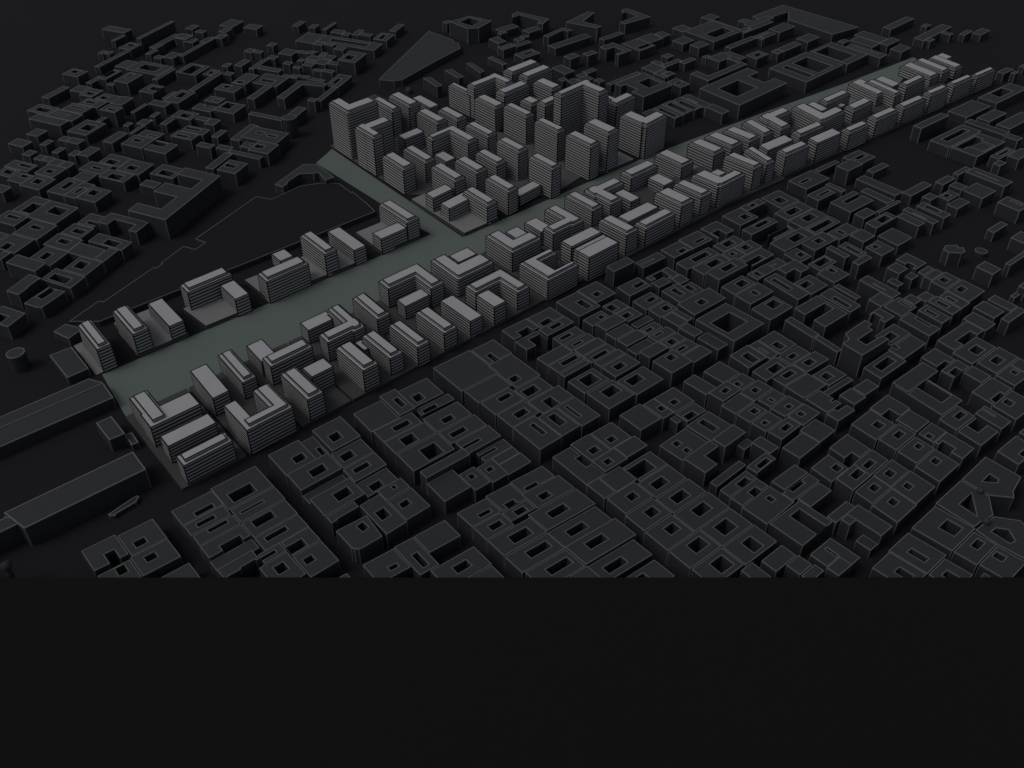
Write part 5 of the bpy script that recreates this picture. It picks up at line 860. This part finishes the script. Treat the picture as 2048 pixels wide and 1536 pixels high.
def xy(u, v, g):
    return (u * math.sin(g[0]) + v * math.sin(g[1]), u * math.cos(g[0]) + v * math.cos(g[1]))
def inside(u, v, r): return r[0] < u < r[2] and r[1] < v < r[3]
def area2(p): return sum(p[i - 1][0] * p[i][1] - p[i][0] * p[i - 1][1] for i in range(len(p)))
def clip(poly, y0):
    out = []
    for i in range(len(poly)):
        a, b = poly[i - 1], poly[i]
        if (a[1] >= y0) != (b[1] >= y0):
            t = (y0 - a[1]) / (b[1] - a[1]); out.append((a[0] + t * (b[0] - a[0]), y0))
        if b[1] >= y0: out.append(b)
    return out
def cells(pos, neg, g, cut=None):
    """rectangles minus rectangles -> counter-clockwise cells in the plan"""
    us = sorted({round(q, 2) for r in pos + neg for q in (r[0], r[2])})
    vs = sorted({round(q, 2) for r in pos + neg for q in (r[1], r[3])})
    out = []
    for a, b in zip(us[:-1], us[1:]):
        for c, d in zip(vs[:-1], vs[1:]):
            mu, mv = (a + b) / 2, (c + d) / 2
            if b - a < .05 or d - c < .05: continue
            if any(inside(mu, mv, r) for r in pos) and not any(inside(mu, mv, r) for r in neg):
                p = [xy(a, c, g), xy(b, c, g), xy(b, d, g), xy(a, d, g)]
                if area2(p) < 0: p.reverse()
                if cut is not None: p = clip(p, cut)
                if len(p) > 2: out.append([(round(x, 3), round(y, 3)) for x, y in p])
    return out
def loops_of(cs):
    E = set()
    for c in cs:
        for i in range(len(c)):
            a, b = c[i - 1], c[i]
            if a == b: continue
            if (b, a) in E: E.discard((b, a))
            else: E.add((a, b))
    nxt = {}
    for a, b in sorted(E): nxt.setdefault(a, []).append(b)
    out = []
    while nxt:
        s = next(iter(nxt)); p = s; lp = []
        while p in nxt:
            lp.append(p); q = nxt[p].pop()
            if not nxt[p]: del nxt[p]
            p = q
            if p == s: break
        # drop points on straight runs
        r = []
        for i in range(len(lp)):
            a, b, c = lp[i - 1], lp[i], lp[(i + 1) % len(lp)]
            cr = (b[0] - a[0]) * (c[1] - b[1]) - (b[1] - a[1]) * (c[0] - b[0])
            if abs(cr) > .02 * math.dist(a, b) * math.dist(b, c): r.append(b)
        if len(r) > 2: out.append(r)
    return out
def inset(lp, w):
    out = []
    n = len(lp)
    for i in range(n):
        a, b, c = lp[i - 1], lp[i], lp[(i + 1) % n]
        l1 = math.dist(a, b) or 1e-6; l2 = math.dist(b, c) or 1e-6
        n1 = (-(b[1] - a[1]) / l1, (b[0] - a[0]) / l1); n2 = (-(c[1] - b[1]) / l2, (c[0] - b[0]) / l2)
        k = w / max(.35, 1 + n1[0] * n2[0] + n1[1] * n2[1])
        out.append((b[0] + k * (n1[0] + n2[0]), b[1] + k * (n1[1] + n2[1])))
    return out
def sides(mb, lp, z0, z1, mi=0, sawn=None):
    for i in range(len(lp)):
        a, b = lp[i - 1], lp[i]
        m = mi
        if sawn is not None and abs(a[1] - CUT) < .02 and abs(b[1] - CUT) < .02: m = sawn
        mb.face([(a[0], a[1], z0), (b[0], b[1], z0), (b[0], b[1], z1), (a[0], a[1], z1)], m)
def ring(mb, outer, inner, z, mi=0, up=True):
    for i in range(len(outer)):
        a, b, c, d = outer[i - 1], outer[i], inner[i], inner[i - 1]
        q = [(a[0], a[1], z), (b[0], b[1], z), (c[0], c[1], z), (d[0], d[1], z)]
        mb.face(q if up else q[::-1], mi)
def oncut(p): return abs(p[1] - CUT) < .02
def parapet(mb, lp, h, w, mi=0, lift=.15, drop=.7):
    """raised rim round a roof edge, a little proud of the wall; none along the sawn face"""
    o = inset(lp, -.06); n = inset(lp, w)
    for i in range(len(lp)):
        if oncut(lp[i]): o[i] = lp[i]
        if oncut(lp[i - 1]) and oncut(lp[i]): continue
        a, b, c, d = o[i - 1], o[i], n[i], n[i - 1]
        c = (c[0], max(c[1], CUT)); d = (d[0], max(d[1], CUT))
        mb.face([(a[0], a[1], h - drop), (b[0], b[1], h - drop), (b[0], b[1], h + lift), (a[0], a[1], h + lift)], mi)
        mb.face([(a[0], a[1], h + lift), (b[0], b[1], h + lift), (c[0], c[1], h + lift), (d[0], d[1], h + lift)], mi)
        mb.face([(c[0], c[1], h - .05), (d[0], d[1], h - .05), (d[0], d[1], h + lift), (c[0], c[1], h + lift)], mi)
def posts(mb, lp, z0, z1, w, mi=0):
    """edge strips running up the outer corners"""
    n = len(lp)
    for i in range(n):
        a, b, c = lp[i - 1], lp[i], lp[(i + 1) % n]
        l1, l2 = math.dist(a, b), math.dist(b, c)
        if l1 < 2.5 * w or l2 < 2.5 * w or oncut(b): continue
        d1 = ((b[0] - a[0]) / l1, (b[1] - a[1]) / l1); d2 = ((c[0] - b[0]) / l2, (c[1] - b[1]) / l2)
        if d1[0] * d2[1] - d1[1] * d2[0] < .3: continue
        e = .05
        n1 = (d1[1], -d1[0]); n2 = (d2[1], -d2[0])
        p0 = (b[0] - d1[0] * w + n1[0] * e, b[1] - d1[1] * w + n1[1] * e)
        p1 = (b[0] + (n1[0] + n2[0]) * e, b[1] + (n1[1] + n2[1]) * e)
        p2 = (b[0] + d2[0] * w + n2[0] * e, b[1] + d2[1] * w + n2[1] * e)
        p3 = (b[0] - d1[0] * w + d2[0] * w, b[1] - d1[1] * w + d2[1] * w)
        sides(mb, [p0, p1, p2, p3], z0, z1, mi)
def flat(mb, outer, holes, z, mi=0):
    polys = [[Vector((x, y, 0)) for x, y in lp] for lp in [outer] + holes]
    pts = [p for lp in polys for p in lp]
    for t in tessellate_polygon(polys):
        q = [(pts[i].x, pts[i].y) for i in t]
        if area2(q) < 0: q.reverse()
        mb.face([(x, y, z) for x, y in q], mi)
def mid(lp): return (sum(p[0] for p in lp) / len(lp), sum(p[1] for p in lp) / len(lp), 0)
def ccw(lp):
    lp = [tuple(p) for p in lp]
    return lp if area2(lp) > 0 else lp[::-1]

# ------------------------------------------------------------------ dark city buildings
def dark_shape(e):
    h = e[1]
    if e[2] == 'P':
        lps = [ccw(e[3])] + [ccw(n)[::-1] for n in e[4]]
        return h, lps, None
    cs = cells(e[3], e[4], DATA['grids'][e[0]], CUT)
    return h, loops_of(cs), cs
def dark_parts(e, wb, rb, tb, mw=0, mr=0, mt=0, saw=1):
    h, lps, cs = dark_shape(e)
    if not lps: return None
    c = mid(lps[0])
    w = .5 + max(0, min(1, (math.hypot(c[0], c[1]) - 500) / 1000)) * .95
    for lp in lps:
        sides(wb, lp, 0, h, mw, saw)
        parapet(tb, lp, h, w, mt)
        posts(tb, lp, 0, h - .7, w * .75, mt)
    if cs is None: flat(rb, lps[0], lps[1:], h, mr)
    else:
        for q in cs: rb.face([(x, y, h) for x, y in q], mr)
    return c
CAT = dict(courtyard_building='courtyard building', notched_building='notched building',
           flat_roof_building='flat-roofed building', angular_building='angular building')
rest = MB()
for e in DATA['dark']:
    if len(e) > 5:
        wb, rb, tb = MB(), MB(), MB()
        c = dark_parts(e, wb, rb, tb)
        if c is None: continue
        name, label, where = e[5:8]
        t = thing(name, label, CAT[name], c, 'dark buildings in ' + where)
        wb.build('walls', [M['wall'], M['saw']], t, c); rb.build('roof', [M['roof']], t, c); tb.build('parapet', [M['trim']], t, c)
    else:
        dark_parts(e, rest, rest, rest, 0, 1, 2, 3)
o = rest.build('distant_city_fabric', [M['wall'], M['roof'], M['trim'], M['saw']])
tag(o, 'small dark far-off city buildings filling in between the larger ones', 'city fabric', None, 'stuff')

# ------------------------------------------------------------------ pale striped blocks
def pale(e):
    g = DATA['grids'][e[0]]; vols = e[1]
    hs = sorted({v[1] for v in vols}, reverse=True)
    groups = []
    for h in hs:
        if groups and groups[-1][0] - h < 1.2: groups[-1][1].extend(v for v in vols if v[1] == h)
        else: groups.append([h, [v for v in vols if v[1] == h]])
    bands, core, roof, edge = MB(), MB(), MB(), MB()
    pbands, pcore, proof, pedge = MB(), MB(), MB(), MB()
    taller = []; c = None
    for h, vs in groups:
        pos = [v[0] for v in vs]; neg = [n for v in vs for n in v[3]] + taller
        cs = cells(pos, neg, g); lps = loops_of(cs)
        taller = taller + pos
        if not lps: continue
        if c is None: c = mid(lps[0])
        far = max(0, min(1, (math.hypot(c[0], c[1]) - 500) / 900))
        w = .85 + .8 * far
        n = max(1, round(h / (3.35 + .7 * far))); fh = h / n
        for lp in lps:
            ins = inset(lp, .3)
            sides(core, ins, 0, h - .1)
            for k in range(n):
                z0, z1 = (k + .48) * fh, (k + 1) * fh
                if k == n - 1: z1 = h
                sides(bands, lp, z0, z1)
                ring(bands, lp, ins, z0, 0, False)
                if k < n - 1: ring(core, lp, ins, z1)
            parapet(edge, lp, h, w, 0, .12, .45)
            posts(edge, lp, 0, h - .45, w * .8)
        for q in cs: roof.face([(x, y, h) for x, y in q])
        pv = [v for v in vs if v[2]]
        if pv:
            s = 3.0
            pp = []; pn = [[a[0] - s, a[1] - s, a[2] + s, a[3] + s] for a in neg]
            for v in pv:
                a = v[0]
                su = s if a[2] - a[0] > 11 else .18 * (a[2] - a[0]); sv = s if a[3] - a[1] > 11 else .18 * (a[3] - a[1])
                pp.append([a[0] + su, a[1] + sv, a[2] - su, a[3] - sv])
            pc = cells(pp, pn, g); pl = loops_of(pc)
            for lp in pl:
                ins = inset(lp, .3)
                sides(pcore, ins, h, h + 2.9)
                sides(pbands, lp, h + 1.2, h + 3.0); ring(pbands, lp, ins, h + 1.2, 0, False)
                parapet(pedge, lp, h + 3.0, w, 0, .12, .4); posts(pedge, lp, h + 1.2, h + 2.6, w * .6)
            for q in pc: proof.face([(x, y, h + 3.0) for x, y in q])
    t = thing(e[2], e[3], e[2].replace('_', ' '), c, e[4])
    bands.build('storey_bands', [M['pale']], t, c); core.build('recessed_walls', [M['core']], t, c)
    roof.build('roof', [M['paleroof']], t, c); edge.build('black_edging', [M['line']], t, c)
    if pbands.v:
        p = pbands.build('penthouse', [M['pale']], t, c)
        pcore.build('recessed_wall', [M['core']], p, c); proof.build('penthouse_roof', [M['paleroof']], p, c)
        pedge.build('black_edging', [M['line']], p, c)
for e in DATA['bright']: pale(e)

# ------------------------------------------------------------------ the setting
MAN = DATA['man']
def slab(name, lp, z0, z1, m_top, m_side, parent=None, at=(0, 0, 0)):
    mb = MB(); lp = ccw(lp); sides(mb, lp, z0, z1, 1); flat(mb, lp, [], z1, 0)
    return mb.build(name, [m_top, m_side], parent, at)
B = 9000
g_ = MB(); g_.face([(-B, CUT, 0), (B, CUT, 0), (B, B, 0), (-B, B, 0)])
tag(g_.build('ground', [M['ground']]), kind='structure')
# the dark display board the sawn front of the model is set against, level with the front roofs
t_ = MB(); sides(t_, [(-B, -B), (B, -B), (B, CUT - .05), (-B, CUT - .05)], -2, BOARD)
t_.face([(-B, -B, BOARD), (B, -B, BOARD), (B, CUT - .05, BOARD), (-B, CUT - .05, BOARD)])
tag(t_.build('table_top', [M['table']]), kind='structure')
mb = MB(); flat(mb, ccw(MAN['green']), [], .05); tag(mb.build('green_strip', [M['green']]), kind='structure')
# plateau with a pale grey rim
lp = ccw(MAN['plateau']); mb = MB(); sides(mb, lp, 0, 6.5, 1); flat(mb, lp, [], 6.5, 0); parapet(mb, lp, 6.5, .8, 2, .12, .3)
tag(mb.build('plateau', [M['plate'], M['wall'], M['trim']]), kind='structure')
for lp in MAN['strip']:
    lp = ccw(lp); mb = MB(); sides(mb, lp, 0, 3.2, 1); flat(mb, lp, [], 3.2, 0)
    tag(mb.build('podium', [M['podside'], M['podside']]), kind='structure')
for where, h, lp in MAN['pod']:
    lp = ccw(lp); mb = MB(); sides(mb, lp, 0, h, 1); flat(mb, lp, [], h, 0); parapet(mb, lp, h, .5, 2, .08, .25)
    tag(mb.build('podium', [M['plaza_shade' if 'cluster' in where and h < 1 else 'podium'], M['podside'], M['line']]), kind='structure')  # low podium under the towers gets the colour with painted shade

# ------------------------------------------------------------------ single dark things
def prism(name, label, cat, lp, h, group=None):
    lp = ccw(lp); c = mid(lp); t = thing(name, label, cat, c, group)
    a, b, d = MB(), MB(), MB()
    sides(a, lp, 0, h); flat(b, lp, [], h); parapet(d, lp, h, 1.0); posts(d, lp, 0, h - .7, .7)
    a.build('walls', [M['wall']], t, c); b.build('roof', [M['roof']], t, c); d.build('parapet', [M['trim']], t, c)
    return t
prism('flat_hall', 'low dark wedge-shaped hall alone between the left quarter and the towers', 'hall', MAN['tri'], 11)
prism('crescent_building', 'low dark bent building at the upper end of the green cross strip', 'building', MAN['curve'], 13)
FG = 'three thin dark slabs behind the tower cluster'
prism('thin_slab', 'thin dark slab behind the towers, leftmost of three', 'slab', MAN['fin1'][1], MAN['fin1'][0], FG)
prism('thin_slab', 'thin dark slab behind the towers, middle one of three', 'slab', MAN['fin2'][1], MAN['fin2'][0], FG)
prism('thin_slab', 'thin dark slab behind the towers, rightmost of three', 'slab', MAN['fin3'][1], MAN['fin3'][0], FG)
prism('long_shed', 'long dark flat-roofed shed in the lower left, nearest the viewer', 'shed', MAN['shed2'][1], MAN['shed2'][0])
prism('shed_wing', 'dark narrower wing continuing the near long shed to the left edge', 'shed', MAN['shed2b'][1], MAN['shed2b'][0])
prism('small_shed', 'small dark box building between the two long sheds', 'shed', MAN['shed3'][1], MAN['shed3'][0])
prism('annex', 'tiny dark annex beside the small box between the sheds', 'annex', MAN['annex'][1], MAN['annex'][0])
prism('flat_building', 'dark square flat building left of the first striped slab', 'building', MAN['par1'][1], MAN['par1'][0])
prism('flat_building', 'dark flat building partly behind the first striped slab', 'building', MAN['par2'][1], MAN['par2'][0])
prism('low_hut', 'low dark hut behind the left corner tower', 'hut', MAN['low1'][1], MAN['low1'][0])
prism('low_wedge', 'low narrow dark wedge lying in front of the near long shed', 'wedge', MAN['wedge'][1], MAN['wedge'][0])
# far long shed with a raised ridge along its back third
h, lp = MAN['shed1']
t = prism('ridged_shed', 'long dark shed with a ridge line at the left end of the green', 'shed', lp, h)
r0, r1 = MAN['shed1r'][0]
c = tuple(t.location); mb = MB()
back = [tuple(lp[0]), tuple(lp[1])]
d = (r1[0] - r0[0], r1[1] - r0[1]); L = math.hypot(*d); nx, ny = -d[1] / L, d[0] / L
q = [(r0[0], r0[1]), (r1[0], r1[1]), (r1[0] + nx * .9, r1[1] + ny * .9), (r0[0] + nx * .9, r0[1] + ny * .9)]
q = ccw(q); sides(mb, q, h, h + .6); flat(mb, q, [], h + .6)
mb.build('ridge', [M['trim']], t, c)
def drum(name, label, cat, v, n=40, r_top=None):
    x, y, r, h = v
    lp = [(x + r * math.cos(2 * math.pi * k / n), y + r * math.sin(2 * math.pi * k / n)) for k in range(n)]
    c = (x, y, 0); t = thing(name, label, cat, c)
    a, b, d_ = MB(), MB(), MB()
    sides(a, lp, 0, h); flat(b, lp, [], h); parapet(d_, lp, h, min(1, r * .12))
    a.build('walls', [M['wall']], t, c); b.build('roof', [M['roof']], t, c); d_.build('rim', [M['trim']], t, c)
drum('round_tank', 'dark round tank standing alone at the left edge', 'tank', MAN['cyl1'])
drum('round_tank', 'tiny low dark disc beside the angular tower in the empty square', 'tank', MAN['cyl2'])
drum('round_tower', 'tall dark round corner tower in the left quarter', 'tower', MAN['cyl3'])
def ball(mb, x, y, z, r, lo=-90, n=20, k=10):
    R_ = [(math.radians(lo + (90 - lo) * i / k)) for i in range(k + 1)]
    for i in range(k):
        for j in range(n):
            p = []
            for a, jj in ((R_[i], j), (R_[i], j + 1), (R_[i + 1], j + 1), (R_[i + 1], j)):
                th = 2 * math.pi * jj / n
                p.append((x + r * math.cos(a) * math.cos(th), y + r * math.cos(a) * math.sin(th), z + r * math.sin(a)))
            mb.face(p)
def domed(name, label, cat, v, z0):
    x, y, r, h = v; c = (x, y, 0); t = thing(name, label, cat, c)
    lp = [(x + r * math.cos(2 * math.pi * k / 24), y + r * math.sin(2 * math.pi * k / 24)) for k in range(24)]
    a, b = MB(), MB(); sides(a, lp, z0, h); ball(b, x, y, h, r, 0)
    a.build('drum', [M['wall']], t, c); b.build('dome', [M['roof']], t, c)
domed('small_dome', 'tiny dark dome on the ground behind the tower cluster', 'dome', MAN['dome'], 0)
domed('roof_turret', 'small domed turret at the upper roof joint of the lower right block', 'turret', MAN['dome1'], 0)
domed('roof_turret', 'small domed turret at the lower roof joint of the lower right block', 'turret', MAN['dome2'], 0)
x, y, r, h = MAN['chim']; c = (x, y, 0)
t = thing('ball_column', 'tall dark column with a round ball top at the bottom left corner', 'column', c)
a, b = MB(), MB(); n = 24
for k in range(n):
    a0, a1 = 2 * math.pi * k / n, 2 * math.pi * (k + 1) / n
    a.face([(x + 1.3 * r * math.cos(a0), y + 1.3 * r * math.sin(a0), 0), (x + 1.3 * r * math.cos(a1), y + 1.3 * r * math.sin(a1), 0),
            (x + .7 * r * math.cos(a1), y + .7 * r * math.sin(a1), h - r), (x + .7 * r * math.cos(a0), y + .7 * r * math.sin(a0), h - r)])
ball(b, x, y, h - r * 1.0, r * 1.7)
a.build('shaft', [M['wall']], t, c); b.build('ball', [M['wall']], t, c)

# ------------------------------------------------------------------ light
AZ, EL = 248, 56
w = bpy.data.worlds.new('World'); S.world = w; w.use_nodes = True
nt = w.node_tree; bg = nt.nodes['Background']
sky = nt.nodes.new('ShaderNodeTexSky'); sky.sky_type = 'NISHITA'; sky.sun_disc = False
sky.sun_elevation = math.radians(EL); sky.sun_rotation = math.radians(AZ); sky.dust_density = 4
hsv = nt.nodes.new('ShaderNodeHueSaturation'); hsv.inputs['Saturation'].default_value = .5     # grey, hazy daylight
nt.links.new(sky.outputs['Color'], hsv.inputs['Color']); nt.links.new(hsv.outputs['Color'], bg.inputs['Color'])
bg.inputs['Strength'].default_value = .14
sun = bpy.data.lights.new('Sun', 'SUN'); sun.energy = .95; sun.angle = math.radians(20); sun.color = (1, .97, .93)
so = bpy.data.objects.new('Sun', sun); COL.objects.link(so)
d = Vector((math.sin(math.radians(AZ)) * math.cos(math.radians(EL)), math.cos(math.radians(AZ)) * math.cos(math.radians(EL)), math.sin(math.radians(EL))))
so.rotation_euler = d.to_track_quat('Z', 'Y').to_euler(); so.location = d * 3000

# ------------------------------------------------------------------ camera
cam = bpy.data.cameras.new('Camera'); co = bpy.data.objects.new('Camera', cam); COL.objects.link(co)
co.location = (0, 0, 550); co.rotation_euler = (math.pi / 2 - math.atan2(1197, 1771), 0, 0)
cam.sensor_width = 36; cam.sensor_fit = 'HORIZONTAL'; cam.lens = 36 * 1773.6 / 2048
cam.shift_y = -191 / 2048; cam.clip_start = 1; cam.clip_end = 20000
S.camera = co
S.view_settings.view_transform = 'Standard'; S.view_settings.look = 'None'
S.view_settings.exposure = -1.74; S.view_settings.gamma = 1
